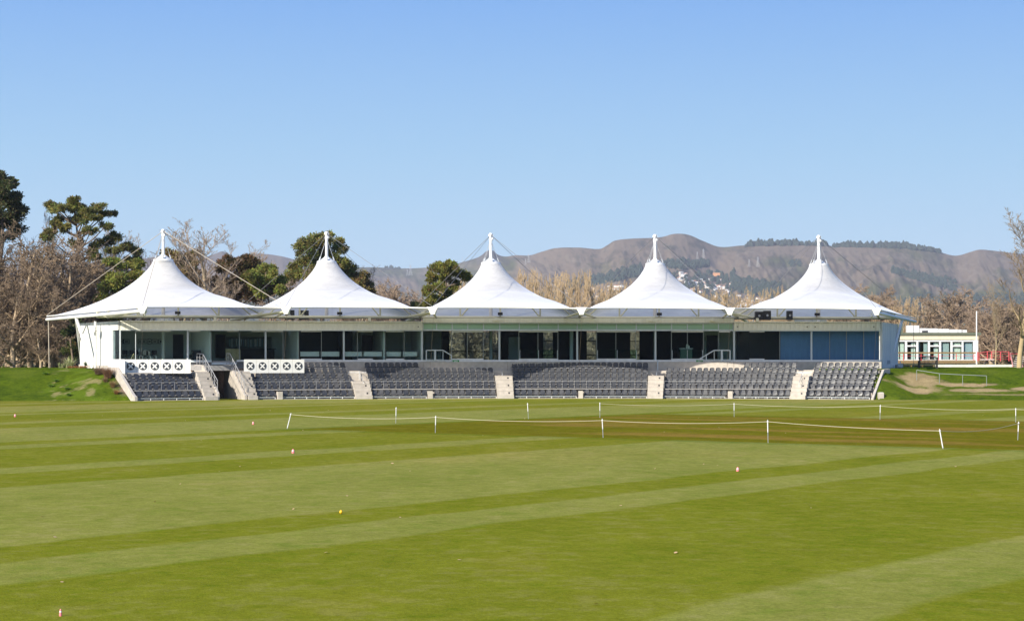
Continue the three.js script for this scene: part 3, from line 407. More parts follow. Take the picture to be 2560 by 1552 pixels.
// rooms behind the glass
{
  const part3 = (n, u, s0, s1, m) => part(n, [wallBox(F(u, s0), F(u, s1), FLOOR, HEAD + 0.1, 0.06, -0.06)], m, pav);
  part('back_wall', [wall(297, 662, FLOOR, HEAD + 0.1, 6.6, 0.14)], M.room, pav); part('back_wall', [wall(662, 1054, FLOOR, HEAD + 0.1, 6.6, 0.14)], M.room, pav);
  for (const [u, m] of [[526, M.room], [746, M.room], [858, M.charcoal], [961, M.room], [1054, M.room], [1836, M.room]]) part3('partition', u, 0.15, 6.5, m);
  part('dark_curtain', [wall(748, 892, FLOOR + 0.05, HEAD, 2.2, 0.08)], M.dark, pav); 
  for (const [a, b] of [[753, 800], [804, 850], [862, 907], [911, 957], [968, 1004], [1009, 1044]]) part('counter_front', [wall(a, b, 3.44, 3.84, 0.45, 0.06)], M.white, pav);
  part('counter_top', [wall(752, 852, 3.84, 3.9, 0.7, 0.6)], M.charcoal, pav); part('counter_top', [wall(861, 958, 3.84, 3.9, 0.7, 0.6)], M.charcoal, pav); part('counter_top', [wall(967, 1046, 3.84, 3.9, 0.7, 0.6)], M.charcoal, pav);
  // hall with openings to the back
  const B = 8.4, uu = u => { const m = (u - CX) / FPX; let w = u; for (let k = 0; k < 12; k++) { const f = F(w, B); w += (m - f[0] / f[1]) * FPX * 0.9; } return w; };
  const op = [[1123, 1246], [1358, 1382], [1467, 1491], [1576, 1599]].map(([a, b]) => [uu(a), uu(b)]);
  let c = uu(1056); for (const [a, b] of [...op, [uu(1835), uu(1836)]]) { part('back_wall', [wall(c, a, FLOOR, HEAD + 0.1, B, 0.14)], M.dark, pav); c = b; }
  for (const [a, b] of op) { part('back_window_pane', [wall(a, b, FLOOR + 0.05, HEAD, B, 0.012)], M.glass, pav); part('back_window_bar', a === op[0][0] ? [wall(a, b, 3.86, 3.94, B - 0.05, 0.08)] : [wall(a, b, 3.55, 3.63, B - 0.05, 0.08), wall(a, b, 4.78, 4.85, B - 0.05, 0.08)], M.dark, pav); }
  for (const [u, w] of [[1165.5, 2.6], [1207, 0.8], [1227, 2.2]]) part('back_window_bar', [wall(uu(u - w), uu(u + w), FLOOR, HEAD, B - 0.08, 0.1)], M.dark, pav);
  part('partition', [wall(1058, 1121, FLOOR, HEAD + 0.1, 5.2, 0.1)], M.roomGrey, pav); part('partition', [wallBox(F(1121, 5.2), F(1121, 8.3), FLOOR, HEAD, 0.05, -0.05)], M.charcoal, pav);
  part('partition', [wall(1284, 1312, FLOOR, 5.15, 5.4, 0.1)], M.roomGrey, pav);
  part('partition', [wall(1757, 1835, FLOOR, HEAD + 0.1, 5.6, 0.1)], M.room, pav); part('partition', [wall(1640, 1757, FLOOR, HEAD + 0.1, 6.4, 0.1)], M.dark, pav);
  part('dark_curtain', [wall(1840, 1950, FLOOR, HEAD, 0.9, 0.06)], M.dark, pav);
  const bl = [1951, 2030, 2075, 2117, 2160, 2198]; for (let k = 0; k < bl.length - 1; k++) part('roller_blind', [wall(bl[k] + 0.15, bl[k + 1] - 0.15, FLOOR + 0.06, HEAD - 0.02, 0.28 + 0.01 * (k % 2), 0.02)], M.blind, pav);
  for (const [a, b] of [[1391, 1391.1], [1468.5, 1468.6]]) void a;
  const inner = (n, u, v0, v1, w, s, m) => part(n, [wall(u - w / 2, u + w / 2, FY(v1, u, s), FY(v0, u, s), s, 0.08)], m, pav);
  const D = 6.42; const bu = u => { const m = (u - CX) / FPX; let w = u; for (let k = 0; k < 12; k++) { const f = F(w, D); w += (m - f[0] / f[1]) * FPX * 0.9; } return w; };
  inner('inner_door', bu(444.5), 836, 895, 25, D, M.charcoal); inner('door_frame', bu(444.5), 833, 895, 31, D + 0.07, M.white);
  inner('inner_door', bu(550), 836, 895, 24, D, M.charcoal); inner('inner_door', 1776, 838, 897, 27, 5.5, M.charcoal);
  inner('inner_door', bu(918), 838, 878, 26, D, M.charcoal);
  for (const [u, w] of [[1312, 12], [1434, 7]]) part('inner_column', [bar(FP(u === 1312 ? 1432 : 1434, FLOOR, 3), FP(u === 1312 ? 1432 : 1434, HEAD, 3), 0.12, 0.12, 12)], M.frame, pav);
}
// glass balustrades in front of the hall doors
for (const [a, b, l] of [[1299, 1393, 1], [1494, 1592, 2], [1681, 1757, 3]]) {
  const g = thing('glass_balustrade', ['', 'green glass balustrade in the hall doorway under the middle tent', 'green glass balustrade in the hall doorway under the fourth tent, left one', 'green glass balustrade nearest the white reception counter'][l], 'balustrade', FP((a + b) / 2, FLOOR + 0.1, -0.25));
  const m = (a + b) / 2; for (const [p, q] of [[a, m], [m, b]]) part('glass_panel', [wall(p + 0.6, q - 0.6, FLOOR + 0.2, FLOOR + 0.92, -0.27, 0.012)], M.glassGreen, g);
  part('handrail', [wall(a, b, FLOOR + 0.92, FLOOR + 0.96, -0.27, 0.05)], M.glassGreen, g); for (const u of [a, m, b]) part('post', [wall(u - 0.5, u + 0.5, FLOOR + 0.1, FLOOR + 0.92, -0.27, 0.04)], M.frame, g);
}
// furniture seen through the glass
function chair(u, s, label, turn) {
  const p = FP(u, FLOOR, s), t = thing('dining_chair', label, 'chair', p, 'dining chairs inside the left end room'); const b = (w, h, d, x, y, z) => { const g = box(w, h, d, x, y, z); g.rotateY(turn); g.translate(p.x, p.y, p.z); return g; };
  part('seat', b(0.46, 0.06, 0.44, 0, 0.45, 0), M.charcoal, t); part('backrest', b(0.44, 0.4, 0.05, 0, 0.72, -0.2), M.charcoal, t); for (const x of [-0.2, 0.2]) for (const z of [-0.18, 0.18]) part('leg', b(0.03, 0.45, 0.03, x, 0.22, z), M.galv, t);
}
[[312, 3.4, 0.4], [332, 3.0, -0.5], [346, 3.5, 2.8], [357, 3.2, 0.2], [373, 3.4, 0.9], [382, 3, -0.7], [401, 3.3, 2.7], [413, 3.5, 0.1]].forEach(([u, s, t], i) => chair(u, s, 'dark dining chair ' + ['nearest the left corner glass', 'second from the corner glass', 'just left of the yellow easel', 'just right of the yellow easel', 'beside the two white jugs on their left', 'beside the two white jugs on their right', 'second from the dark inner door', 'nearest the dark inner door'][i] + ' in the left end room', t));
{
  const p = FP(365, FLOOR, 3.9), t = thing('dining_table', 'long table standing among the dark chairs in the left end room', 'table', p); part('tabletop', wall(318, 415, FLOOR + 0.7, FLOOR + 0.74, 3.9, 0.9), M.charcoal, t); for (const u of [320, 413]) part('leg', bar(FP(u, FLOOR, 3.9), FP(u, FLOOR + 0.7, 3.9), 0.03), M.galv, t);
  for (const [k, u] of [[0, 378], [1, 383.5]]) { const q = FP(u, FLOOR + 0.74, 3.6); solo('jug', new THREE.LatheGeometry([[0.001, 0], [0.07, 0], [0.075, 0.2], [0.05, 0.3], [0.06, 0.34], [0.05, 0.34], [0.04, 0.28]].map(a => new THREE.Vector2(...a)), 14).translate(q.x, q.y, q.z), M.white, q, k ? 'white jug on the dining table, right of its twin' : 'white jug on the dining table, left of its twin', 'jug'); }
  const e = FP(336, FLOOR, 1.2), ea = thing('easel', 'yellow wooden easel standing behind the left end glass', 'easel', e); const T = V3(e.x + 0.25, e.y + 0.62, e.z); part('leg', bar(V3(e.x, e.y, e.z + 0.1), T, 0.03), M.wood, ea); part('leg', bar(V3(e.x + 0.55, e.y, e.z + 0.1), T, 0.03), M.wood, ea); part('leg', bar(V3(e.x + 0.25, e.y, e.z - 0.4), T, 0.03), M.wood, ea);
  const names = ['leftmost, half hidden by the corner mullion', 'second from the left, wide', 'third from the left, just past the thin mullion', 'fourth from the left, beside the tall one', 'tall and narrow', 'right of the tall narrow one', 'rightmost, with a dark print'];
  [[303, 8, 11], [315, 15, 11], [349, 10, 11], [359, 14, 11], [373, 9, 14], [386, 14, 11], [402, 14, 11]].forEach(([u, w, h], i) => { const m = (u - CX) / FPX; let q = u; for (let k = 0; k < 12; k++) { const f = F(q, 6.4); q += (m - f[0] / f[1]) * FPX * 0.9; } const c = FP(q, FY(853.5, q, 6.4), 6.45), t = thing('framed_picture', 'framed picture on the left room wall, ' + names[i], 'picture', c, 'framed pictures in the left end room'); const H = h / 28.5; part('frame', wall(q - w / 2, q + w / 2, c.y - H / 2, c.y + H / 2, 6.47, 0.04), M.charcoal, t); part('mount', wall(q - w / 2 + 1.2, q + w / 2 - 1.2, c.y - H / 2 + 0.04, c.y + H / 2 - 0.04, 6.44, 0.03), M.white, t); part('print', wall(q - w / 4, q + w / 4, c.y - H / 5, c.y + H / 6, 6.42, 0.03), i === 6 ? M.charcoal : M.roomGrey, t); });
  const ac = FP(504, FLOOR, 2), am = thing('armchair', 'black padded armchair beside the white partition left of the stairs', 'armchair', ac); part('backrest', box(0.75, 0.75, 0.2, ac.x, ac.y + 0.55, ac.z - 0.25), M.black, am); part('seat', box(0.7, 0.3, 0.6, ac.x, ac.y + 0.28, ac.z), M.black, am); for (const x of [-0.4, 0.4]) part('armrest', box(0.14, 0.5, 0.65, ac.x + x, ac.y + 0.32, ac.z), M.black, am);
  const cb = FP(590, FLOOR, 1.1), cm = thing('sideboard', 'pale wooden cupboard behind the glass above the stair opening', 'cupboard', cb); part('body', wall(572, 608, FLOOR, FLOOR + 1.02, 1.2, 0.5), M.wood, cm); for (let k = 0; k < 3; k++) part('door', wall(573 + k * 11.7, 583.5 + k * 11.7, FLOOR + 0.08, FLOOR + 0.96, 0.93, 0.03), M.wood, cm);
  const bk = FP(660, FLOOR, 5), bm = thing('bar_cabinet', 'dark bar cabinet with glinting shelves in the second room', 'cabinet', bk); part('body', wall(612, 716, FLOOR, FLOOR + 1.0, 5, 0.5), M.black, bm); part('counter_top', wall(606, 720, FLOOR + 1.0, FLOOR + 1.06, 4.95, 0.7), M.charcoal, bm); part('back_panel', wall(606, 716, FLOOR + 1.06, FLOOR + 2.1, 6.2, 0.05), M.roomGrey, bm); const shirts = [[0.35, 0.5, 0.55], [0.6, 0.65, 0.68], [0.25, 0.34, 0.4], [0.7, 0.7, 0.68]].map(c => mat(c, 0.8)); const rr = rng(5); for (let k = 0; k < 16; k++) { const u = 612 + k * 5.6; part('hanging_bag', wall(u, u + 3 + 2 * rr(), FLOOR + 1.2 + 0.1 * rr(), FLOOR + 1.85 + 0.15 * rr(), 6.0, 0.1), shirts[k % 4], bm); }
  const dc = FP(1714, FLOOR, 2), dm = thing('reception_counter', 'pale grey reception counter behind the third balustrade', 'counter', dc); part('body', wall(1700, 1729, FLOOR, FLOOR + 1.05, 2, 0.6), M.roomGrey, dm); part('counter_top', wall(1698, 1731, FLOOR + 1.05, FLOOR + 1.1, 2, 0.8), M.white, dm);
  const tl = FP(1719, FLOOR + 1.1, 1.9); solo('coffee_machine', [box(0.3, 0.22, 0.3, tl.x, tl.y + 0.11, tl.z), box(0.16, 0.12, 0.2, tl.x - 0.05, tl.y + 0.28, tl.z)], M.white, tl, 'small white machine standing on the reception counter', 'coffee machine');
}
// plant on the flat roof, lights, signs, dish
{
  const unit = (u, v0, v1, w, s, label) => { const y0 = FY(v1, u, s), y1 = FY(v0, u, s), p = FP(u, y0, s), t = thing('air_conditioner', label, 'air conditioner', p, 'air conditioners on the pavilion roof'); const W = w / FPX * facD(u); part('casing', box(W, y1 - y0, 0.6, p.x, (y0 + y1) / 2, p.z), M.charcoal, t); part('fan_grille', new THREE.TorusGeometry(Math.min(W, y1 - y0) * 0.34, 0.03, 6, 18).translate(p.x, (y0 + y1) / 2, p.z + 0.32), M.black, t); part('fan_blade', new THREE.CylinderGeometry(0.1, 0.1, 0.05, 10).rotateX(Math.PI / 2).translate(p.x, (y0 + y1) / 2, p.z + 0.32), M.galv, t); };
  unit(742, 775, 799, 22, 3, 'dark roof unit under the second tent, next to the hub'); unit(776, 776, 799, 24, 3, 'dark roof unit under the second tent, right of the other'); unit(1893, 779, 800, 20, 3, 'round fanned roof unit under the rightmost tent, left one'); unit(1913, 777, 800, 18, 3, 'round fanned roof unit under the rightmost tent, middle one'); unit(1968, 777, 800, 14, 3, 'tall dark roof unit under the rightmost tent, right one');
  for (const [u, l] of [[533, 'pale floodlight on the fascia under the leftmost tent'], [921, 'pale floodlight on the fascia under the second tent'], [1895, 'pale floodlight on the fascia under the rightmost tent']]) { const p = FP(u, FASC + 0.05, -0.5), t = thing('floodlight', l, 'floodlight', p, 'floodlights on the fascia'); part('housing', box(0.22, 0.28, 0.2, p.x, p.y + 0.14, p.z), M.cream, t); part('bracket', box(0.05, 0.14, 0.05, p.x, p.y - 0.05, p.z - 0.05), M.cream, t); }
  const dp = px(231, 825, 149.4), dt = thing('satellite_dish', 'white satellite dish on the sunlit left end wall', 'satellite dish', dp); const dg = new THREE.LatheGeometry([[0.001, 0], [0.12, 0.012], [0.24, 0.045], [0.33, 0.09], [0.34, 0.1], [0.33, 0.11], [0.24, 0.065], [0.001, 0.02]].map(a => new THREE.Vector2(...a)), 24); dg.rotateX(Math.PI / 2 - 0.2); dg.rotateY(-0.5); dg.translate(dp.x, dp.y, dp.z); part('reflector', dg, M.white, dt); part('arm', [bar(dp, V3(dp.x + 0.35, dp.y - 0.1, dp.z - 0.25), 0.03), bar(dp, V3(dp.x - 0.15, dp.y + 0.02, dp.z + 0.35), 0.015)], M.white, dt);
  const cam = (u, v, d, label) => { const p = px(u, v, d), t = thing('security_camera', label, 'camera', p, 'dome cameras hung from the roof corners'); part('dome', new THREE.SphereGeometry(0.14, 14, 10).translate(p.x, p.y, p.z), M.white, t); part('stem', bar(p, V3(p.x, p.y + 0.3, p.z), 0.04), M.white, t); };
  cam(360, 786, 138.3, 'white dome camera under the left front roof corner'); cam(2180, 792, 142.6, 'white dome camera under the right front roof corner');
  // green exit signs
  const ex = document.createElement('canvas'); ex.width = 256; ex.height = 96; const c = ex.getContext('2d'); c.fillStyle = '#0c8a3c'; c.fillRect(0, 0, 256, 96); c.fillStyle = '#eefaf0'; c.font = 'bold 76px sans-serif'; c.textAlign = 'center'; c.textBaseline = 'middle'; c.fillText('EXIT', 128, 50); const et = new THREE.CanvasTexture(ex); et.colorSpace = THREE.SRGBColorSpace; const em = new THREE.MeshStandardMaterial({ map: et, roughness: 0.5 });
  const exit = (u, v, s, label) => { const p = FP(u, FY(v, u, s), s), t = thing('exit_sign', label, 'exit sign', p); part('box', box(0.56, 0.2, 0.04, p.x, p.y, p.z), M.green, t); const g = new THREE.PlaneGeometry(0.54, 0.18); const m = new THREE.Mesh(g, em); m.name = 'face'; m.position.set(0, 0, 0.024); t.add(m); };
  exit(1137, 903, -0.7, 'green exit sign on the shaded grey wall under the middle tent'); exit(1750, 903, -0.7, 'green exit sign on the sunlit pale wall under the fourth tent');
}
// ---------------------------------------------------------------- grandstand
const rowR = k => ARC.r + 0.4 + 0.8 * k, rowH = [0, 0.52, 0.94, 1.37, 1.8, 2.24];
const TH = u => angAt(u), thAt = (u, r) => angAt(u, r);
function sector(r0, r1, t0, t1, y0, y1, n) {
  n = n || Math.max(1, Math.round((t1 - t0) * r0 / 1.2)); const q = [], uv = [], quad = (A, B, C, D, w) => { q.push(...A, ...B, ...C, ...A, ...C, ...D); uv.push(...w[0], ...w[1], ...w[2], ...w[0], ...w[2], ...w[3]); };
  const v = (r, t, y) => { const p = pol(r, t); return [p[0], y, -p[1]]; };
  for (let k = 0; k < n; k++) { const a = lerp(t0, t1, k / n), b = lerp(t0, t1, (k + 1) / n), x0 = a * r0, x1 = b * r0;
    quad(v(r0, a, y1), v(r0, b, y1), v(r1, b, y1), v(r1, a, y1), [[x0, r0], [x1, r0], [x1, r1], [x0, r1]]); quad(v(r0, a, y0), v(r0, b, y0), v(r0, b, y1), v(r0, a, y1), [[x0, y0], [x1, y0], [x1, y1], [x0, y1]]); quad(v(r1, b, y0), v(r1, a, y0), v(r1, a, y1), v(r1, b, y1), [[x1, y0], [x0, y0], [x0, y1], [x1, y1]]); }
  quad(v(r0, t0, y0), v(r0, t0, y1), v(r1, t0, y1), v(r1, t0, y0), [[r0, y0], [r0, y1], [r1, y1], [r1, y0]]); quad(v(r0, t1, y1), v(r0, t1, y0), v(r1, t1, y0), v(r1, t1, y1), [[r0, y1], [r0, y0], [r1, y0], [r1, y1]]);
  const g = new THREE.BufferGeometry(); g.setAttribute('position', new THREE.Float32BufferAttribute(q, 3)); g.setAttribute('uv', new THREE.Float32BufferAttribute(uv, 2)); g.computeVertexNormals(); return g;
}
function radialWall(th, pts, thick) { const sh = new THREE.Shape(pts.map(p => new THREE.Vector2(p[0], p[1]))); const g = new THREE.ExtrudeGeometry(sh, { depth: thick, bevelEnabled: true, bevelSize: 0.012, bevelThickness: 0.012, bevelSegments: 1 }); const p = g.attributes.position; const s = Math.sin(th), c = Math.cos(th); for (let i = 0; i < p.count; i++) { const r = p.getX(i), y = p.getY(i), t = p.getZ(i) - thick / 2; p.setXYZ(i, ARC.x + r * s + t * c, y, -(ARC.d + r * c - t * s)); } g.computeVertexNormals(); return g; }
const stand = thing('grandstand', 'curved concrete terrace of grey seats in front of the glazed pavilion', 'grandstand', polP(67, 0, 0));
const tA = TH(342), tTun0 = TH(546), tTun1 = TH(614), tEnd = TH(2176);
const seatBlocks = [ // front-row span in the photograph, rows
  { n: 'left end block under the white board', u0: 344, u1: 507, rows: [0, 1, 2, 3] },
  { n: 'block right of the tunnel', u0: 642, u1: 886, rows: [0, 1, 2, 3, 4, 5], from: { 4: 764, 5: 766 }, gap: [688, 707] },
  { n: 'block between first and second aisles', u0: 931, u1: 1241, rows: [0, 1, 2, 3, 4, 5], to: { 5: 1062 }, gap: [1066, 1084] },
  { n: 'block between second and third aisles', u0: 1286, u1: 1617, rows: [0, 1, 2, 3, 4, 5], gap: [1441, 1460] },
  { n: 'block between third and fourth aisles', u0: 1660, u1: 1975, rows: [0, 1, 2, 3, 4, 5], from: { 5: 1846 }, gap: [1813, 1834] },
  { n: 'right end block', u0: 2018, u1: 2174, rows: [0, 1, 2, 3, 4, 5] },
];
{
  const spans = [[tA, tTun0], [tTun1, tEnd]];
  for (const [a, b] of spans) for (let k = 1; k <= 5; k++) {
    if (a === tA && k > 3) continue; const r0 = rowR(k) - 0.42;
    part('tier', sector(r0, k === 5 || (a === tA && k === 3) ? rowR(k) + 1.3 : rowR(k) + 0.45, a, b, -0.3, rowH[k]), M.concrete, stand);
  }
  part('apron', sector(ARC.r - 0.05, rowR(0) + 0.4, tA, tTun0, -0.3, 0.03), M.concrete, stand); part('apron', sector(ARC.r - 0.05, rowR(0) + 0.4, tTun1, tEnd, -0.3, 0.03), M.concrete, stand);
  part('walkway', sector(rowR(3) + 0.4, rowR(3) + 9, tA, tTun0, 0.5, 2.14, 14), M.concrete, stand);
  part('walkway', sector(rowR(5) + 1.2, rowR(5) + 2.2, tTun1, tEnd, -0.3, 2.3), M.concrete, stand);
  // back wall under the windows, closing onto the pavilion
  const bw = (u0, u1, m) => part('back_wall', [wall(u0, u1, 1.7, FLOOR - 0.07, -0.55, 0.9)], m, stand);
  bw(612, 1056, M.concrete); bw(1057, 1266, M.concrete); bw(1267, 1606, M.concrete); bw(1607, 1834, M.concrete); bw(1835, 2204, M.concrete);
  // aisles
  const aisle = (u0, u1, top, label) => { const a = TH(u0), b = TH(u1), g = new THREE.Group(); g.name = 'aisle'; g.userData.label = label; stand.add(g); g.position.set(0, 0, 0); for (let j = 0; j < 9; j++) { const h = Math.min(0.3 * (j + 1), top), r = ARC.r - 0.45 + 0.4 * j * 1.02; if (0.3 * j >= top) break; part('step', sector(r, r + 0.42 + (h >= top ? 1.2 : 0), a, b, -0.2, h, 1), M.concrete, g); if (j) part('nosing', sector(r - 0.006, r + 0.05, a, b, h + 0.001, h + 0.012, 1), M.joint, g); for (const q of [0.72]) if (j % 2) part('step_light', sector(r - 0.02, r + 0.02, lerp(a, b, q) - 0.0009, lerp(a, b, q) + 0.0009, h - 0.2, h - 0.08, 1), M.black, g); } return g; };
  aisle(888, 929, 1.42, 'first aisle, its top in shade'); aisle(1243, 1284, 1.85, 'second aisle, leading to a landing'); aisle(1619, 1658, 1.85, 'third aisle, running straight up'); aisle(1977, 2016, 1.85, 'fourth aisle, in full sun');
  aisle(509, 541, 2.2, 'steps left of the tunnel'); aisle(617, 641, 2.2, 'steps right of the tunnel');
  for (const [u0, u1] of [[887, 930], [1977, 2017]]) part('landing_wall', sector(rowR(4) - 0.44, rowR(4) - 0.36, TH(u0), TH(u1), 1.2, 2.0, 1), M.concrete, stand), part('landing_rail', bar(polP(rowR(4) - 0.45, TH(u0), 2.1), polP(rowR(4) - 0.45, TH(u1), 2.1), 0.03), M.white, stand);
  // tunnel: side walls, soffit beam, dark end
  part('parapet', radialWall(TH(612), [[64.75, -0.2], [64.75, 0.34], [65.3, 0.5], [70.2, 2.75], [72, 2.75], [72, -0.2]], 0.16), M.concrete, stand, 'sloping wall right of the tunnel'); part('parapet', radialWall(TH(543), [[64.75, -0.2], [64.75, 0.5], [65.1, 0.72], [69.6, 2.72], [72, 2.72], [72, -0.2]], 0.16), M.concrete, stand, 'sloping wall left of the tunnel');
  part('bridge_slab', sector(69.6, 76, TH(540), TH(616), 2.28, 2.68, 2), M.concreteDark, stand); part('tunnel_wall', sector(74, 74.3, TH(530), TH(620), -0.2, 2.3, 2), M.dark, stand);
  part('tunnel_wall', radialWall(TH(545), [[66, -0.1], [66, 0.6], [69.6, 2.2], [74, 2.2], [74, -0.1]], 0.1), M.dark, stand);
  // end walls
  part('parapet', radialWall(TH(336), [[64.7, -0.2], [64.7, 0.3], [65.2, 0.45], [69.4, 2.55], [73.5, 2.6], [73.5, -0.2]], 0.2), M.concrete, stand, 'sloping left end wall');
  part('parapet', radialWall(TH(2183), [[64.8, -0.2], [64.8, 0.1], [69.4, 2.35], [72, 2.4], [72, -0.2]], 0.18), M.concrete, stand, 'sloping right end wall');
  // front pillars
  for (const u of [699.5, 1075.5, 1452, 1826.5]) { const t = TH(u); part('pillar', sector(ARC.r - 0.1, ARC.r + 0.5, t - 0.19 / 65, t + 0.19 / 65, -0.1, 0.62, 1), M.concrete, stand); }
  // seat rails, front feet, guard rail with posts along the second row
  for (const b of seatBlocks) {
    for (const k of b.rows) { const r = rowR(k) - (k ? 0.3 : 0.2); const e0 = TH((b.from && b.from[k]) || b.u0), e1 = TH((b.to && b.to[k]) || b.u1); if (k) { part('seat_rail', sector(r, r + 0.06, e0, e1, rowH[k] + 0.2, rowH[k] + 0.24), M.guard, stand); continue; }
      const gaps = b.gap ? [[b.u0, b.gap[0]], [b.gap[1], b.u1]] : [[b.u0, b.u1]]; for (const [p, q] of gaps) { part('front_rail', sector(r - 0.12, r - 0.05, TH(p), TH(q), 0.15, 0.19), M.frame, stand); const n = Math.round((q - p) / 15.5 / 2) * 2, legs = []; for (let i = 0; i <= n; i += 2) { const pp = polP(r - 0.1, lerp(TH(p), TH(q), i / n), 0); legs.push(bar(pp, V3(pp.x, 0.16, pp.z), 0.028, 0.028, 6)); } part('foot', legs, M.white, stand); }
    }
    const r = rowR(1) - 0.5, e0 = TH(b.u0), e1 = TH(b.u1); part('kerb', sector(r, r + 0.1, e0, e1, 0.75, 0.8), M.seatFrame, stand);
    part('guard_rail', sector(r + 0.02, r + 0.06, e0, e1, 1.405, 1.43), M.guard, stand); const n = Math.round((e1 - e0) * r / 1.03);
    for (let i = 0; i <= n; i++) { const t = lerp(e0, e1, i / n), p = polP(r + 0.04, t, 0.74); part('guard_post', bar(p, V3(p.x, 1.42, p.z), 0.014, 0.014, 6), M.guard, stand); }
  }
  // post in the wall beside the third aisle, handrail posts in the aisles
  part('wall_post', bar(polP(70.4, TH(1638), 1.9), polP(70.4, TH(1638), 3.1), 0.06, 0.06, 8), M.frame, stand);
}
// stairs' hand rails, each with posts and mesh bars
function railing(label, pts, h, posts, m = M.guard, mids = 2, cat = 'railing', name = 'stair_railing') {
  const t = thing(name, label, cat, pts[0].clone()); const up = p => V3(p.x, p.y + h, p.z);
  for (let k = 0; k < pts.length - 1; k++) { part('top_rail', bar(up(pts[k]), up(pts[k + 1]), 0.03, 0.03, 8), m, t); for (let q = 1; q <= mids; q++) { const f = h * q / (mids + 1); part('mid_rail', bar(V3(pts[k].x, pts[k].y + f, pts[k].z), V3(pts[k + 1].x, pts[k + 1].y + f, pts[k + 1].z), 0.014, 0.014, 5), m, t); }
    const n = posts[k]; for (let i = 0; i <= n; i++) { const p = pts[k].clone().lerp(pts[k + 1], i / n); part('post', bar(p, up(p), 0.026, 0.026, 6), m, t); } }
  return t;
}
railing('steel stair railing on the left side of the tunnel', [polP(65.0, TH(543), 0.6), polP(69.6, TH(543), 2.7), polP(71.5, TH(543), 2.74)], 0.92, [5, 2]);
railing('steel stair railing on the right side of the tunnel', [polP(65.2, TH(612), 0.45), polP(70.2, TH(612), 2.74), polP(71.4, TH(612), 2.76)], 0.92, [5, 2]);
const frameRail = (label, a, b, c, mirror) => { // guard rail of a landing: a level part and a sloping one
  const t = thing('landing_railing', label, 'railing', a.clone()), H = 0.85, ch = mirror ? 0.06 : 0.42, up = (p, h = H) => V3(p.x, p.y + h, p.z); const mid = a.clone().lerp(b, 0.52);
  part('top_rail', [bar(up(a), up(b), 0.045, 0.045, 8), bar(up(b), up(c, ch), 0.045, 0.045, 8)], M.frame, t); part('bottom_rail', [bar(up(a, 0.05), up(b, 0.05), 0.035, 0.035, 8), bar(up(b, 0.05), up(c, mirror ? 0.03 : -0.25), 0.03, 0.03, 8)], M.frame, t);
  for (const [p, w] of [[a, 0.05], [mid, 0.09], [b, 0.03]]) part('post', bar(up(p, 0), up(p), w, w, 8), M.frame, t); part('post', mirror ? bar(up(b.clone().lerp(c, 0.5), 0), up(b.clone().lerp(c, 0.5), 0.45), 0.045, 0.045, 8) : bar(up(c, -0.25), up(c, 0.42), 0.045, 0.045, 8), M.frame, t);
  part('mesh_panel', wallBox(mirror ? [b.x, -b.z] : [a.x, -a.z], mirror ? [a.x, -a.z] : [b.x, -b.z], a.y + 0.1, a.y + H - 0.05, 0.004, -0.004), M.glass, t);
};
frameRail('pale framed railing of the landing under the middle tent, left end', FP(1062, FLOOR + 0.05, -0.9), FP(1104, FLOOR + 0.05, -0.9), FP(1125, FLOOR + 0.05, -0.9));
frameRail('pale framed railing of the sunlit landing under the fourth tent', FP(1827, FLOOR + 0.05, -0.9), FP(1787, FLOOR + 0.05, -0.9), FP(1747, FLOOR + 0.05, -0.9), true);
for (const [u, r, l] of [[912, 68.0, 'short handrail at the top of the first aisle'], [1262, 68.8, 'short handrail at the top of the second aisle'], [1638, 68.4, 'thin handrail running down the middle of the third aisle'], [1997, 67.6, 'thin handrail running down the middle of the fourth aisle']]) { const a = polP(r, TH(u), 1.5), b = polP(r - 2.2, TH(u), 0.6), t = thing('aisle_handrail', l, 'handrail', a); part('top_rail', bar(V3(a.x, a.y + 0.72, a.z), V3(b.x, b.y + 0.72, b.z), 0.02, 0.02, 6), M.galv, t); for (const p of [a, b]) part('post', bar(p, V3(p.x, p.y + 0.72, p.z), 0.024, 0.024, 6), M.white, t); }

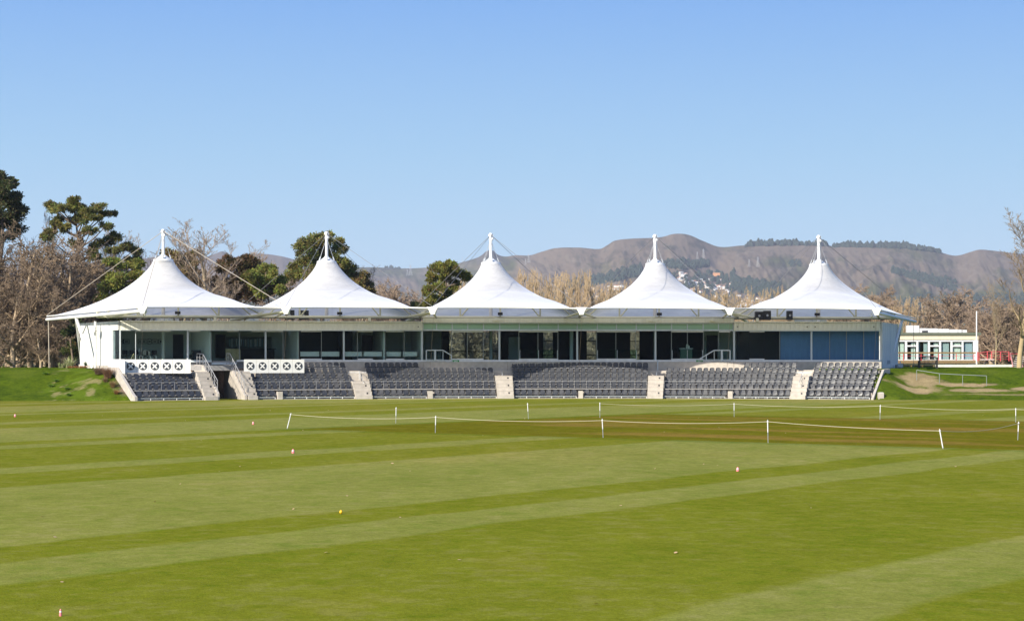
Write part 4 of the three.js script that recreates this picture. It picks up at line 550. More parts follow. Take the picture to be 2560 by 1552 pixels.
// ---------------------------------------------------------------- seats
{
  const back = () => { const s = new THREE.Shape(); const w = 0.2, h = 0.4; s.moveTo(-w * 0.9, 0); s.lineTo(w * 0.9, 0); s.lineTo(w, h * 0.55); s.bezierCurveTo(w, h * 0.92, w * 0.7, h, 0, h); s.bezierCurveTo(-w * 0.7, h, -w, h * 0.92, -w, h * 0.55); s.closePath(); const g = new THREE.ExtrudeGeometry(s, { depth: 0.03, bevelEnabled: true, bevelSize: 0.012, bevelThickness: 0.012, bevelSegments: 1, curveSegments: 5 }); const p = g.attributes.position; for (let i = 0; i < p.count; i++) { const x = p.getX(i), y = p.getY(i); p.setZ(i, p.getZ(i) + 1.5 * x * x - 0.14 * (y / h)); } g.translate(0, 0.29, -0.17); g.computeVertexNormals(); return g; };
  const pan = joined([box(0.42, 0.045, 0.36, 0, 0.275, 0.02), box(0.42, 0.05, 0.03, 0, 0.26, 0.2), box(0.03, 0.1, 0.34, -0.21, 0.31, 0), box(0.03, 0.1, 0.34, 0.21, 0.31, 0)]);
  const legs = [-1, 1].map(s => joined([box(0.03, 0.36, 0.05, s * 0.232, 0.2, -0.05), box(0.026, 0.03, 0.34, s * 0.232, 0.37, 0.0)]));
  const proto = new THREE.Group(); proto.name = 'stadium_seat';
  for (const [g, m, n] of [[back(), M.seat, 'backrest'], [pan, M.seat, 'seat'], [legs[0], M.seatFrame, 'bracket'], [legs[1], M.seatFrame, 'bracket']]) { const q = new THREE.Mesh(flat(g), m); q.name = n; q.castShadow = q.receiveShadow = true; proto.add(q); }
  const proto2 = proto.clone(), faded = mat([0.052, 0.052, 0.056], 0.55), tone = rng(31); proto2.children.forEach(c => { if (c.name !== 'bracket') c.material = faded; });
  const all = [], rowName = ['front', 'second', 'third', 'fourth', 'fifth', 'top'];
  for (const b of seatBlocks) for (const k of b.rows) {
    const e0 = TH((b.from && b.from[k]) || b.u0), e1 = TH((b.to && b.to[k]) || b.u1), r = rowR(k), n = Math.floor((e1 - e0) * r / 0.497);
    for (let i = 0; i < n; i++) { const th = lerp(e0, e1, (i + 0.5) / n); if (k === 0 && b.gap && th > TH(b.gap[0]) && th < TH(b.gap[1])) continue; const p = polP(r, th, rowH[k] + (k ? 0 : 0.02)); all.push({ p, th, k, b, d: -p.z }); }
  }
  all.sort((a, c) => a.d - c.d);
  const rest = [];
  all.forEach((s, i) => { if (i < 300) { const o = (tone() < 0.22 ? proto2 : proto).clone(); o.name = numbered('stadium_seat'); o.position.copy(s.p); o.rotation.y = -s.th + (tone() - 0.5) * 0.07; o.rotation.x = (tone() - 0.5) * 0.06; scene.add(o); tag(o, `grey plastic seat in the ${rowName[s.k]} row, ${s.b.n}`, 'seat', `${rowName[s.k]} row of the ${s.b.n}`); } else rest.push(s); });
  const g = new THREE.Group(); g.name = 'stadium_seats'; scene.add(g); tag(g, 'remaining dark grey plastic seats filling the upper rows of the grandstand', 'seats', 'seats of the grandstand', 'stuff');
  for (const c of proto.children) { const im = new THREE.InstancedMesh(c.geometry, c.material, rest.length), o = new THREE.Object3D(); rest.forEach((s, i) => { o.position.copy(s.p); o.rotation.set((tone() - 0.5) * 0.06, -s.th + (tone() - 0.5) * 0.07, 0); o.updateMatrix(); im.setMatrixAt(i, o.matrix); }); im.name = c.name; im.castShadow = im.receiveShadow = true; g.add(im); }
}
// white boards with round black emblems
function board(label, u0, u1, emblems, returnU) {
  const r = rowR(4) - 0.5, dm = pol(r, thAt((u0 + u1) / 2, r))[1], sk = returnU ? 0.4 : 0.9, a = [pxX(u0, dm - sk), dm - sk], b = [pxX(u1, dm + sk), dm + sk], y0 = 2.08, y1 = 3.18, t = thing('advertising_board', label, 'sign board', V3((a[0] + b[0]) / 2, y0, -(a[1] + b[1]) / 2));
  const dx = b[0] - a[0], dd = b[1] - a[1], L = Math.hypot(dx, dd), nx = dd / L, nd = -dx / L, at = (f, o) => [a[0] + dx * f + nx * o, a[1] + dd * f + nd * o];
  const n = emblems.length, edges = [0, ...emblems.slice(0, -1).map((e, i) => ((e + emblems[i + 1]) / 2 - u0) / (u1 - u0)), n === 5 && returnU ? (emblems[4] + 14 - u0) / (u1 - u0) : 1, 1].filter((e, i, q) => !i || e > q[i - 1] + 0.01);
  for (let k = 0; k < edges.length - 1; k++) part('board_panel', wallBox(at(edges[k] + 0.0015, 0), at(edges[k + 1] - 0.0015, 0), y0, y1, 0.03, -0.03), M.white, t);
  for (const u of emblems) { const f = (u - u0) / (u1 - u0), c = at(f, 0.05), ry = Math.atan2(dd, dx), place = g => { g.rotateY(ry); g.translate(c[0], (y0 + y1) / 2 + 0.02, -c[1]); return g; };
    const e = part('emblem', place(new THREE.CylinderGeometry(0.315, 0.315, 0.02, 40).rotateX(Math.PI / 2)), M.print, t); e.name = 'emblem';
    const bars = [0.785, -0.785].map(q => { const s = new THREE.Shape([[-0.055, -0.25], [0.055, -0.25], [0.055, 0.25], [-0.055, 0.25]].map(z => new THREE.Vector2(...z))); const g = new THREE.ExtrudeGeometry(s, { depth: 0.012 + (q > 0 ? 0.003 : 0), bevelEnabled: false }); g.rotateZ(q); g.translate(0, -0.01, 0.012); return place(g); });
    part('cross', bars, M.white, t); }
  if (returnU) { const th = thAt(u0, r), w = radialWall(th, [[r + 0.03, y0], [r + 0.03, y1], [r + 4.2, y1], [r + 4.2, y0]], 0.05); part('side_panel', w, M.white, t); }
  part('backing_frame', wallBox(at(0.005, 0), at(0.995, 0), y0 + 0.03, y1 - 0.03, -0.035, -0.09), M.roomGrey, t);
}
board('white board with five black crossed discs, sunlit, above the left end seats', 311, 476, [325.5, 355.5, 385.5, 415.5, 445], 293);
board('white board with five black crossed discs, in shade, right of the tunnel', 609, 760, [624.5, 654.5, 685, 715, 745], null);
// small white blocks standing at both ends of the stand
for (const [u, d, l] of [[328, 136.6, 'small white concrete block at the left foot of the stand'], [2203, 138.6, 'small white concrete block at the right foot of the stand']]) { const x = pxX(u, d), p = V3(x, 0, -d); const t = thing('marker_block', l, 'block', p); part('block', box(0.42, 0.52, 0.4, x, 0.3, -d), M.concrete, t); part('cap', box(0.36, 0.03, 0.34, x, 0.57, -d), M.white, t); }
// ---------------------------------------------------------------- trees
function segGeo(segs, colA, colB, rMax) {                       // tapered prisms; thin twigs take colB, stout wood colA
  let nv = 0; for (const s of segs) { s.n = s.r0 > 0.09 ? 7 : s.r0 > 0.035 ? 5 : 3; nv += s.n * 6; }
  const P = new Float32Array(nv * 3), N = new Float32Array(nv * 3), C = new Float32Array(nv * 3); let o = 0; const a = V3(0, 0, 0), b = V3(0, 0, 0), d = V3(0, 0, 0);
  for (const s of segs) {
    d.subVectors(s.b, s.a).normalize(); a.set(Math.abs(d.y) > 0.9 ? 1 : 0, Math.abs(d.y) > 0.9 ? 0 : 1, 0).cross(d).normalize(); b.crossVectors(d, a);
    const w = clamp(Math.sqrt(s.r0 / rMax) * 1.25 - 0.1, 0, 1), c = [0, 1, 2].map(k => lerp(colB[k], colA[k], w) * (s.k || 1));
    const put = (q, ct, st, r) => { const nx = a.x * ct + b.x * st, ny = a.y * ct + b.y * st, nz = a.z * ct + b.z * st; P[o] = q.x + nx * r; P[o + 1] = q.y + ny * r; P[o + 2] = q.z + nz * r; N[o] = nx; N[o + 1] = ny; N[o + 2] = nz; C[o] = c[0]; C[o + 1] = c[1]; C[o + 2] = c[2]; o += 3; };
    for (let i = 0; i < s.n; i++) { const t0 = i / s.n * 6.2832, t1 = (i + 1) / s.n * 6.2832, c0 = Math.cos(t0), s0 = Math.sin(t0), c1 = Math.cos(t1), s1 = Math.sin(t1); put(s.a, c0, s0, s.r0); put(s.a, c1, s1, s.r0); put(s.b, c1, s1, s.r1); put(s.a, c0, s0, s.r0); put(s.b, c1, s1, s.r1); put(s.b, c0, s0, s.r1); }
  }
  const g = new THREE.BufferGeometry(); g.setAttribute('position', new THREE.BufferAttribute(P, 3)); g.setAttribute('normal', new THREE.BufferAttribute(N, 3)); g.setAttribute('color', new THREE.BufferAttribute(C, 3)); return g;
}
const barkMat = new THREE.MeshStandardMaterial({ vertexColors: true, roughness: 0.95 });
const rndDir = r => { const z = r() * 2 - 1, t = r() * 6.2832, q = Math.sqrt(1 - z * z); return V3(q * Math.cos(t), z, q * Math.sin(t)); };
// a bare winter tree: levels of [children per piece, length ratio, angle, pieces]
function bareSegs(seed, o) {
  const r = rng(seed), out = [], L = o.levels;
  (function grow(p, dir, len, rad, lv) {
    const pieces = L[lv].pieces, kids = L[lv + 1]; let q = p.clone(), d = dir.clone(), rr = rad; const phase = r() * 6.28;
    for (let i = 0; i < pieces; i++) {
      d.addScaledVector(rndDir(r), L[lv].wob).addScaledVector(V3(0, 1, 0), L[lv].up || 0).normalize();
      const n = q.clone().addScaledVector(d, len / pieces), f = (i + 1) / pieces, r1 = Math.max(o.tip, rad * (1 - f * (L[lv].taper || 0.75)));
      out.push({ a: q, b: n, r0: rr, r1, lv });
      if (kids && f > (L[lv].from || 0.2)) { const cnt = Math.floor(kids.n + r()); for (let c = 0; c < cnt; c++) { const t = r(), s = q.clone().lerp(n, t), ax = rndDir(r).cross(d).normalize(), az = phase + (i * cnt + c) * 2.4 + r() * 0.6; ax.copy(V3(1, 0, 0)); if (Math.abs(d.x) > 0.8) ax.set(0, 0, 1); ax.cross(d).normalize().applyAxisAngle(d, az); const ang = kids.ang * (0.7 + 0.6 * r()), cd = d.clone().applyAxisAngle(ax, ang); grow(s, cd, len * kids.len * (1 - 0.45 * f) * (0.7 + 0.6 * r()), Math.max(o.tip, rr * kids.rad), lv + 1); } }
      q = n; rr = r1;
    }
  })(V3(0, 0, 0), V3(o.lean || 0, 1, 0).normalize(), o.trunk, o.r, 0);
  return out;
}
function bareTree(name, segs, trunkLv, cA, cB, rMax) {
  const t = new THREE.Group(); t.name = name; const a = segs.filter(s => s.lv <= trunkLv), b = segs.filter(s => s.lv > trunkLv);
  for (const [n, q] of [['trunk', a], ['crown', b]]) { const m = new THREE.Mesh(segGeo(q, cA, cB, rMax), barkMat); m.name = n; m.castShadow = m.receiveShadow = true; t.add(m); } return t;
}
const heightOf = segs => segs.reduce((h, s) => Math.max(h, s.b.y), 0);
const GROUND2 = BANK - 0.02;
function plant(proto, H0, u, d, vTop, turn, label, cat, group, wide = 1) { const o = proto.clone(); o.name = numbered(proto.name); const top = pxY(vTop, d), s = (top - GROUND2) / H0; o.position.set(pxX(u, d), GROUND2, -d); o.rotation.y = turn; o.scale.set(s * wide, s, s * wide); scene.add(o); return tag(o, label, cat, group); }
const R = rng(4242);
const brown = [0.42, 0.32, 0.21], twig = [0.17, 0.115, 0.072], pale = [0.46, 0.37, 0.25], tan = [0.5, 0.37, 0.22];
// thicket trees: many-stemmed, twiggy
const wide = { tip: 0.019, r: 0.3, trunk: 8.6, levels: [{ pieces: 7, wob: 0.13, from: 0.12 }, { n: 2.1, len: 0.62, ang: 0.95, rad: 0.55, pieces: 6, wob: 0.26, up: 0.05, from: 0.15 }, { n: 1.7, len: 0.5, ang: 0.8, rad: 0.5, pieces: 5, wob: 0.3, up: 0.04, from: 0.1 }, { n: 1.75, len: 0.5, ang: 0.75, rad: 0.5, pieces: 3, wob: 0.28, from: 0.0 }, { n: 0.8, len: 0.62, ang: 0.6, rad: 0.6, pieces: 2, wob: 0.25 }] };
const thick = [11, 12, 13, 14].map(s => { const g = bareSegs(s, wide); return { t: bareTree('bare_tree', g, 1, brown, twig, 0.3), h: heightOf(g) }; });
const fine = { tip: 0.0095, r: 0.17, trunk: 12, levels: [{ pieces: 10, wob: 0.05, from: 0.28 }, { n: 1.6, len: 0.5, ang: 0.6, rad: 0.5, pieces: 6, wob: 0.09, up: 0.16, from: 0.15 }, { n: 1.5, len: 0.45, ang: 0.5, rad: 0.5, pieces: 4, wob: 0.1, up: 0.16, from: 0.1 }, { n: 1.4, len: 0.5, ang: 0.5, rad: 0.5, pieces: 3, wob: 0.12, up: 0.14, from: 0 }, { n: 0.9, len: 0.6, ang: 0.5, rad: 0.6, pieces: 2, wob: 0.2 }] };
const tall = [21, 22, 23].map(s => { const g = bareSegs(s, fine); return { t: bareTree('bare_tree', g, 1, pale, [0.26, 0.19, 0.14], 0.17), h: heightOf(g) }; });
const willow = [31, 32, 33].map(s => { const g = bareSegs(s, { ...wide, trunk: 6.5, tip: 0.02 }); return { t: bareTree('bare_tree', g, 1, [0.36, 0.27, 0.19], [0.3, 0.215, 0.15], 0.3), h: heightOf(g) }; });
const pop = { tip: 0.027, r: 0.15, trunk: 14, levels: [{ pieces: 12, wob: 0.025, up: 0.05, from: 0.12, taper: 0.9 }, { n: 2.6, len: 0.34, ang: 0.4, rad: 0.42, pieces: 5, wob: 0.07, up: 0.3, from: 0.1 }, { n: 1.5, len: 0.42, ang: 0.4, rad: 0.6, pieces: 3, wob: 0.1, up: 0.25, from: 0 }, { n: 0.8, len: 0.5, ang: 0.4, rad: 0.6, pieces: 2, wob: 0.1, up: 0.2 }] };
const poplars = [41, 42, 43, 44, 45].map(s => { const g = bareSegs(s, pop); return { t: bareTree('poplar_tree', g, 0, tan, [0.42, 0.305, 0.185], 0.15), h: heightOf(g) }; });

// evergreens: limbs and tufts of needles in clumps
const leafMat = (() => { const m = new THREE.MeshPhysicalMaterial({ vertexColors: true, roughness: 1, specularIntensity: 0.3, transmission: 0.3, thickness: 0, side: THREE.DoubleSide }); return m; })();
function evergreen(name, seed, clumps, o) {                     // clumps: [x, y, z, rx, ry, rz]
  const r = rng(seed), P = [], C = [], segs = [], H = o.h;
  const trunkAt = y => V3((o.lean || 0) * y + 0.25 * Math.sin(y * 0.6 + seed), y, 0.2 * Math.cos(y * 0.5));
  for (let y = 0; y < H * 0.95; y += H / 12) { const f = y / H, f2 = (y + H / 12) / H; segs.push({ a: trunkAt(y), b: trunkAt(y + H / 12), r0: lerp(o.r, 0.06, f), r1: lerp(o.r, 0.06, f2), lv: 0 }); }
  const tuft = (c, s, col, out) => { const n = rndDir(r).multiplyScalar(0.75).add(out).addScaledVector(V3(0, 1, 0), 0.45).normalize(), t = rndDir(r).cross(n).normalize(), b = n.clone().cross(t); const q = k => c.clone().addScaledVector(t, k[0] * s).addScaledVector(b, k[1] * s).addScaledVector(n, k[2] * s); const tri = (A, B, D) => { for (const z of [A, B, D]) { P.push(z.x, z.y, z.z); C.push(...col); } }; for (let k = 0; k < 4; k++) { const w = k * 1.57 + r(), cx = Math.cos(w) * 1.15, cy = Math.sin(w) * 1.15, up = 0.2 + 0.7 * r(); tri(q([0, 0, -0.2]), q([cx - cy * 0.15, cy + cx * 0.15, up]), q([cx + cy * 0.15, cy - cx * 0.15, up])); } };
  for (const [x, y, z, rx, ry, rz, dens = 1, hue = 0] of clumps) {
    const ctr = V3(x, y, z), from = trunkAt(clamp(y - Math.hypot(x, z) * (o.droop ?? 0.45), 0.5, H * 0.93));
    const m = from.clone().lerp(ctr, 0.5).add(V3(0, -0.25, 0)); segs.push({ a: from, b: m, r0: 0.1, r1: 0.07, lv: 1 }, { a: m, b: ctr, r0: 0.07, r1: 0.035, lv: 1 });
    const sub = Math.max(5, Math.round(7 * Math.cbrt(rx * ry * rz) * dens));
    for (let s = 0; s < sub; s++) {
      const d = rndDir(r), k = Math.pow(r(), 0.4), sc = V3(x + d.x * rx * k, y + d.y * ry * k, z + d.z * rz * k), sr = (o.tight || 0.85) * (0.34 + 0.42 * r()) * Math.min(1.15, Math.cbrt(rx * ry * rz)), tone = 0.65 + 0.6 * r();
      segs.push({ a: ctr, b: sc, r0: 0.03, r1: 0.015, lv: 2 });
      const n = Math.round((o.leaves || 60) * 0.9 * (0.6 + 0.8 * r()));
      for (let i = 0; i < n; i++) { const e = rndDir(r), q = Math.pow(r(), 0.45) * sr; const base = r() < (o.brownShare || 0) ? o.brown : o.col; const col = base.map(v => v * tone * (0.75 + 0.5 * r())); tuft(V3(sc.x + e.x * q, sc.y + e.y * q * 0.6, sc.z + e.z * q), (o.size || 0.3) * (0.7 + 0.6 * r()), col, e); }
    }
  }
  const t = new THREE.Group(); t.name = name; const tm = new THREE.Mesh(segGeo(segs, o.bark || [0.17, 0.125, 0.09], [0.1, 0.075, 0.055], o.r), barkMat); tm.name = 'trunk'; tm.castShadow = tm.receiveShadow = true; t.add(tm);
  const g = new THREE.BufferGeometry(); g.setAttribute('position', new THREE.Float32BufferAttribute(P, 3)); g.setAttribute('color', new THREE.Float32BufferAttribute(C, 3)); g.computeVertexNormals(); const cm = new THREE.Mesh(g, leafMat); cm.name = 'crown'; cm.castShadow = cm.receiveShadow = true; t.add(cm); return t;
}
const setTree = (t, u, d, label, cat = 'tree', group) => { t.name = numbered(t.name); t.position.set(pxX(u, d), GROUND2, -d); scene.add(t); return tag(t, label, cat, group); };
// crown described by sightings: [u, v, radius in photo px horizontally, vertically]
function crownAt(u0, d, list, depth, seed) { const r = rng(seed); return list.map(([u, v, ru, rv, dens, dz]) => { const k = d / FPX; return [(u - u0) * k, pxY(v, d) - GROUND2, dz !== undefined ? dz : (r() - 0.5) * depth, ru * k, rv * k, Math.max(ru * k * 0.9, 0.8), dens || 1]; }); }
const greenPine = [0.2, 0.195, 0.05], brightPine = [0.22, 0.23, 0.048], darkFir = [0.1, 0.108, 0.045], olive = [0.235, 0.185, 0.062];
setTree(evergreen('conifer_tree', 301, crownAt(0, 192, [[8, 443, 7, 9], [5, 455, 12, 10], [28, 458, 7, 10], [-12, 470, 20, 16], [25, 480, 15, 18], [-30, 500, 34, 22], [5, 505, 30, 20], [40, 500, 16, 20], [48, 525, 14, 14], [-20, 535, 40, 22], [20, 540, 34, 20], [-40, 560, 40, 26], [10, 570, 36, 24], [-15, 600, 40, 26]], 5, 1), { h: pxY(448, 192) - GROUND2, r: 0.4, col: darkFir, leaves: 70, size: 0.34, brownShare: 0.1, brown: [0.07, 0.07, 0.02] }), 0, 192, 'tall dark conifer cut by the left edge, above the bare thicket');
setTree(evergreen('pine_tree', 302, crownAt(190, 188, [[190, 502, 22, 8], [178, 515, 20, 8], [120, 512, 16, 8], [140, 522, 22, 9], [165, 528, 26, 10], [200, 525, 22, 12], [245, 520, 20, 9], [265, 532, 18, 9], [225, 535, 24, 10], [180, 545, 26, 9], [250, 545, 18, 8], [130, 545, 16, 10], [140, 558, 18, 8], [215, 552, 22, 8], [165, 570, 20, 8], [120, 575, 16, 8], [270, 565, 18, 9], [280, 590, 18, 10], [240, 580, 22, 9], [250, 600, 24, 12], [130, 595, 22, 12], [225, 615, 24, 11], [180, 605, 18, 10], [310, 610, 22, 12, 1.2], [325, 620, 18, 12, 1.2], [300, 628, 26, 9, 1.2], [230, 640, 26, 12], [335, 648, 22, 6]], 5, 2), { h: pxY(520, 188) - GROUND2, r: 0.36, col: greenPine, leaves: 52, size: 0.25, tight: 0.68, lean: 0.0, droop: 0.7, brownShare: 0.15, brown: [0.11, 0.1, 0.03] }), 190, 188, 'spreading pine with flat layered crown rising over the left thicket');
setTree(evergreen('pine_tree', 303, crownAt(310, 176, [[285, 660, 20, 10], [310, 668, 24, 14], [340, 665, 18, 12], [265, 690, 20, 12], [300, 695, 26, 14], [345, 690, 22, 14], [270, 720, 24, 14], [310, 725, 26, 16], [345, 715, 18, 16], [255, 745, 26, 16], [295, 755, 30, 18], [330, 750, 22, 16], [240, 775, 26, 16], [280, 785, 30, 18]], 4, 3), { h: pxY(660, 176) - GROUND2, r: 0.25, col: brightPine, leaves: 66, size: 0.27 }), 310, 176, 'bright green pine behind the left tent roof');
setTree(evergreen('conifer_tree', 304, crownAt(180, 163, [[178, 830, 13, 12], [180, 855, 17, 14], [175, 880, 18, 12], [185, 800, 10, 14]], 2, 4), { h: 4, r: 0.12, col: [0.06, 0.085, 0.02], leaves: 50, size: 0.22, brownShare: 0.2, brown: [0.12, 0.09, 0.03] }), 180, 163, 'small green conifer against the left end of the pavilion');
setTree(evergreen('cypress_tree', 305, crownAt(450, 186, [[425, 635, 14, 14], [440, 645, 16, 22], [470, 640, 16, 22], [455, 668, 26, 20], [430, 665, 20, 18], [480, 675, 22, 22], [440, 700, 30, 22], [490, 705, 30, 22], [460, 735, 36, 24], [510, 740, 34, 24]], 4, 5), { h: pxY(645, 186) - GROUND2, r: 0.3, col: olive, leaves: 62, size: 0.27, brownShare: 0.45, brown: [0.16, 0.1, 0.035] }), 450, 186, 'rusty olive cypress right of the leftmost mast');
setTree(evergreen('cypress_tree', 306, crownAt(590, 189, [[575, 655, 18, 14], [600, 648, 20, 14], [630, 650, 18, 16], [560, 670, 24, 18], [600, 672, 28, 18], [640, 670, 22, 18], [575, 695, 30, 20], [620, 700, 32, 20], [550, 715, 30, 20], [600, 728, 36, 22], [640, 735, 34, 22], [570, 748, 34, 20]], 4, 6), { h: pxY(650, 189) - GROUND2, r: 0.3, col: [0.105, 0.088, 0.03], leaves: 62, size: 0.27, brownShare: 0.55, brown: [0.17, 0.1, 0.045] }), 590, 189, 'broad rust brown cypress between the first two tents');
setTree(evergreen('pine_tree', 307, crownAt(670, 180, [[645, 675, 20, 14], [670, 670, 18, 12], [630, 690, 18, 14], [660, 695, 24, 14], [690, 690, 18, 14], [700, 700, 12, 14], [645, 712, 24, 12], [685, 718, 22, 12], [655, 735, 18, 8], [700, 725, 12, 8]], 3, 7), { h: pxY(680, 180) - GROUND2, r: 0.22, col: brightPine, leaves: 64, size: 0.26 }), 670, 180, 'round green pine with bare lower trunk left of the second tent');
setTree(evergreen('pine_tree', 308, crownAt(805, 196, [[790, 592, 22, 10], [820, 596, 18, 10], [840, 605, 16, 12], [775, 608, 22, 14], [810, 612, 26, 14], [850, 622, 14, 16], [765, 630, 24, 16], [800, 635, 30, 16], [840, 640, 24, 16], [755, 652, 22, 14], [790, 658, 30, 16], [830, 662, 30, 16], [865, 655, 14, 14], [740, 668, 22, 12], [725, 690, 22, 14], [715, 710, 20, 14], [770, 685, 30, 16], [830, 690, 36, 18], [870, 670, 14, 12], [720, 735, 22, 14]], 6, 8), { h: pxY(590, 196) - GROUND2, r: 0.38, col: greenPine, leaves: 66, size: 0.29 }), 805, 196, 'tall rounded pine behind the second tent mast');
setTree(evergreen('pine_tree', 309, crownAt(905, 198, [[890, 690, 14, 10], [905, 695, 16, 12], [922, 708, 14, 10], [885, 710, 16, 14], [910, 720, 20, 12], [930, 728, 16, 10]], 3, 9), { h: pxY(695, 198) - GROUND2, r: 0.18, col: olive, leaves: 58, size: 0.25, brownShare: 0.35, brown: [0.13, 0.1, 0.05] }), 905, 198, 'small olive pine right of the second tent');
setTree(evergreen('pine_tree', 310, crownAt(1110, 190, [[1110, 662, 22, 8], [1130, 668, 18, 8], [1090, 675, 20, 9], [1120, 680, 24, 9], [1150, 685, 20, 9], [1168, 690, 14, 8], [1075, 692, 16, 9], [1105, 696, 22, 10], [1140, 702, 20, 8], [1080, 715, 20, 10], [1110, 720, 22, 12], [1065, 728, 14, 9], [1130, 728, 18, 10], [1090, 745, 24, 12], [1120, 752, 24, 14], [1080, 765, 22, 10]], 4, 10), { h: pxY(668, 190) - GROUND2, r: 0.24, col: [0.2, 0.2, 0.04], leaves: 54, tight: 0.75, size: 0.26, brownShare: 0.12, brown: [0.16, 0.11, 0.04] }), 1110, 190, 'yellow green pine between the second and middle tents');
setTree(evergreen('pine_tree', 311, crownAt(1050, 205, [[1045, 762, 14, 8], [1062, 770, 14, 8]], 3, 11), { h: 9, r: 0.12, col: greenPine, leaves: 50, size: 0.24 }), 1050, 205, 'small dark pine tip showing just above the valley of second and middle tents');

// dark evergreen undergrowth deep in the thicket
[[40, 196, 720], [140, 198, 735], [-60, 195, 710], [220, 194, 760]].forEach(([u, d, v], i) => setTree(evergreen('shrub', 320 + i, crownAt(u, d, [[u - 35, v + 40, 40, 40], [u, v + 20, 40, 40], [u + 35, v + 45, 40, 40], [u - 30, v + 100, 46, 50], [u + 25, v + 105, 46, 50], [u, v + 160, 60, 40]], 4, i), { h: pxY(v + 20, d) - GROUND2, r: 0.15, col: [0.03, 0.036, 0.018], leaves: 46, size: 0.36 }), u, d, ['dark evergreen undergrowth deep in the left thicket, second from the left', 'dark evergreen undergrowth deep in the left thicket, third from the left', 'dark evergreen undergrowth at the left edge behind the bare thicket', 'dark evergreen undergrowth beside the left end of the pavilion'][i], 'shrub'));
// the bare thicket on the left
const left = [[-70, 176, 560], [-10, 178, 548], [45, 174, 556], [95, 178, 575], [160, 186, 600], [215, 190, 640], [20, 184, 560], [140, 177, 618], [75, 170, 640], [190, 182, 640], [-40, 169, 660], [30, 167, 690], [125, 168, 700], [235, 180, 668], [170, 172, 705], [285, 186, 640], [100, 166, 800], [150, 168, 780], [195, 178, 750]];
left.forEach(([u, d, v], i) => { const p = thick[i % 4]; plant(p.t, p.h, u, d, v, R() * 6.28, 'bare brown tree in the tangled thicket left of the pavilion', 'tree', 'bare trees of the left thicket', 1.05); });
const thin = [[300, 196, 560, 'slender bare tree standing between the spreading pine and leftmost mast'], [350, 198, 585, 'pale bare tree just left of the leftmost mast'], [110, 195, 530, 'thin bare tree between the dark conifer and spreading pine'], [510, 184, 545, 'tall pale bare tree right of the leftmost mast'], [450, 192, 590, 'slim bare tree right beside the leftmost tent top'], [600, 192, 600, 'bare tree with whitish limbs over the rusty cypress'], [560, 172, 690, 'low pale limbed bare tree just above the first tent'], [740, 186, 665, 'twiggy bare tree against the left side of the tall pine'], [895, 200, 660, 'thin bare tree right of the tall pine']];
thin.forEach(([u, d, v, l], i) => { const p = tall[i % 3]; plant(p.t, p.h, u, d, v, R() * 6.28, l, 'tree', null, [1.6, 1.7, 1.2, 2.3, 1.7, 1.9, 1.8, 1.6, 1.4][i]); });
[[715, 182, 705], [760, 190, 690]].forEach(([u, d, v], i) => plant(willow[i].t, willow[i].h, u, d, v, R() * 6.28, i ? 'grey bare tree half behind the second tent' : 'brown bare tree left of the second tent', 'tree'));
[[880, 222, 700], [930, 230, 692], [975, 226, 700], [1010, 232, 696], [1045, 228, 722], [955, 215, 728], [860, 215, 740]].forEach(([u, d, v], i) => { const p = willow[i % 2]; plant(p.t, p.h, u, d, v, R() * 6.28, 'grey brown bare tree between the second and middle tents', 'tree', 'bare trees between second and middle tents', 1.0); });
// poplars
for (let i = 0; i < 128; i++) { const u = 1105 + i * 6.9 + (R() - 0.5) * 12, d = lerp(235, 300, R()), env = u < 1290 ? 690 : u < 1480 ? lerp(662, 690, R()) : u < 1600 ? lerp(690, 715, R()) : lerp(706, 735, R()); const p = poplars[i % 5]; plant(p.t, p.h, u, d, env + R() * 16, R() * 6.28, 'tan leafless poplar in the row behind the tents', 'tree', 'bare poplars behind the pavilion', 0.95); }
for (let i = 0; i < 34; i++) { const u = 2075 + i * 8.4 + (R() - 0.5) * 10, d = lerp(226, 262, R()), p = poplars[(i + 2) % 5]; plant(p.t, p.h, u, d, lerp(738, 768, R()), R() * 6.28, 'short tan poplar in the row behind the clubrooms', 'tree', 'bare poplars behind the clubrooms', 1.0); }
for (let i = 0; i < 44; i++) { const u = 1060 + i * 13 + (R() - 0.5) * 10, d = lerp(200, 225, R()), p = willow[i % 3]; plant(p.t, p.h, u, d, lerp(795, 775, R()), R() * 6.28, 'low bare tree behind the pavilion, seen through its back windows', 'tree', 'low bare trees behind the pavilion', 1.1); }
// right-hand trees
[[2105, 236, 708], [2150, 240, 716], [2200, 244, 712], [2240, 250, 722]].forEach(([u, d, v], i) => plant(willow[i % 2].t, willow[i % 2].h, u, d, v, R() * 6.28, 'brown bare tree right of the rightmost tent', 'tree', 'bare trees right of the rightmost tent'));
[[2395, 222, 712], [2440, 226, 722], [2350, 230, 735]].forEach(([u, d, v], i) => plant(willow[i % 2].t, willow[i % 2].h, u, d, v, R() * 6.28, ['dark forked bare tree above the clubroom roof end', 'bare tree just right of the flagpole', 'bare tree above the middle of the clubroom roof'][i], 'tree', null, 1.25));
for (let i = 0; i < 16; i++) { const p = willow[i % 3], u = 2455 + (i % 8) * 17 + R() * 10, d = lerp(200, 222, R()); plant(p.t, p.h, u, d, lerp(800, 745, R()), R() * 6.28, 'bare scrub tree in the thicket behind the red railing', 'tree', 'bare scrub behind the red railing', 1.25); }
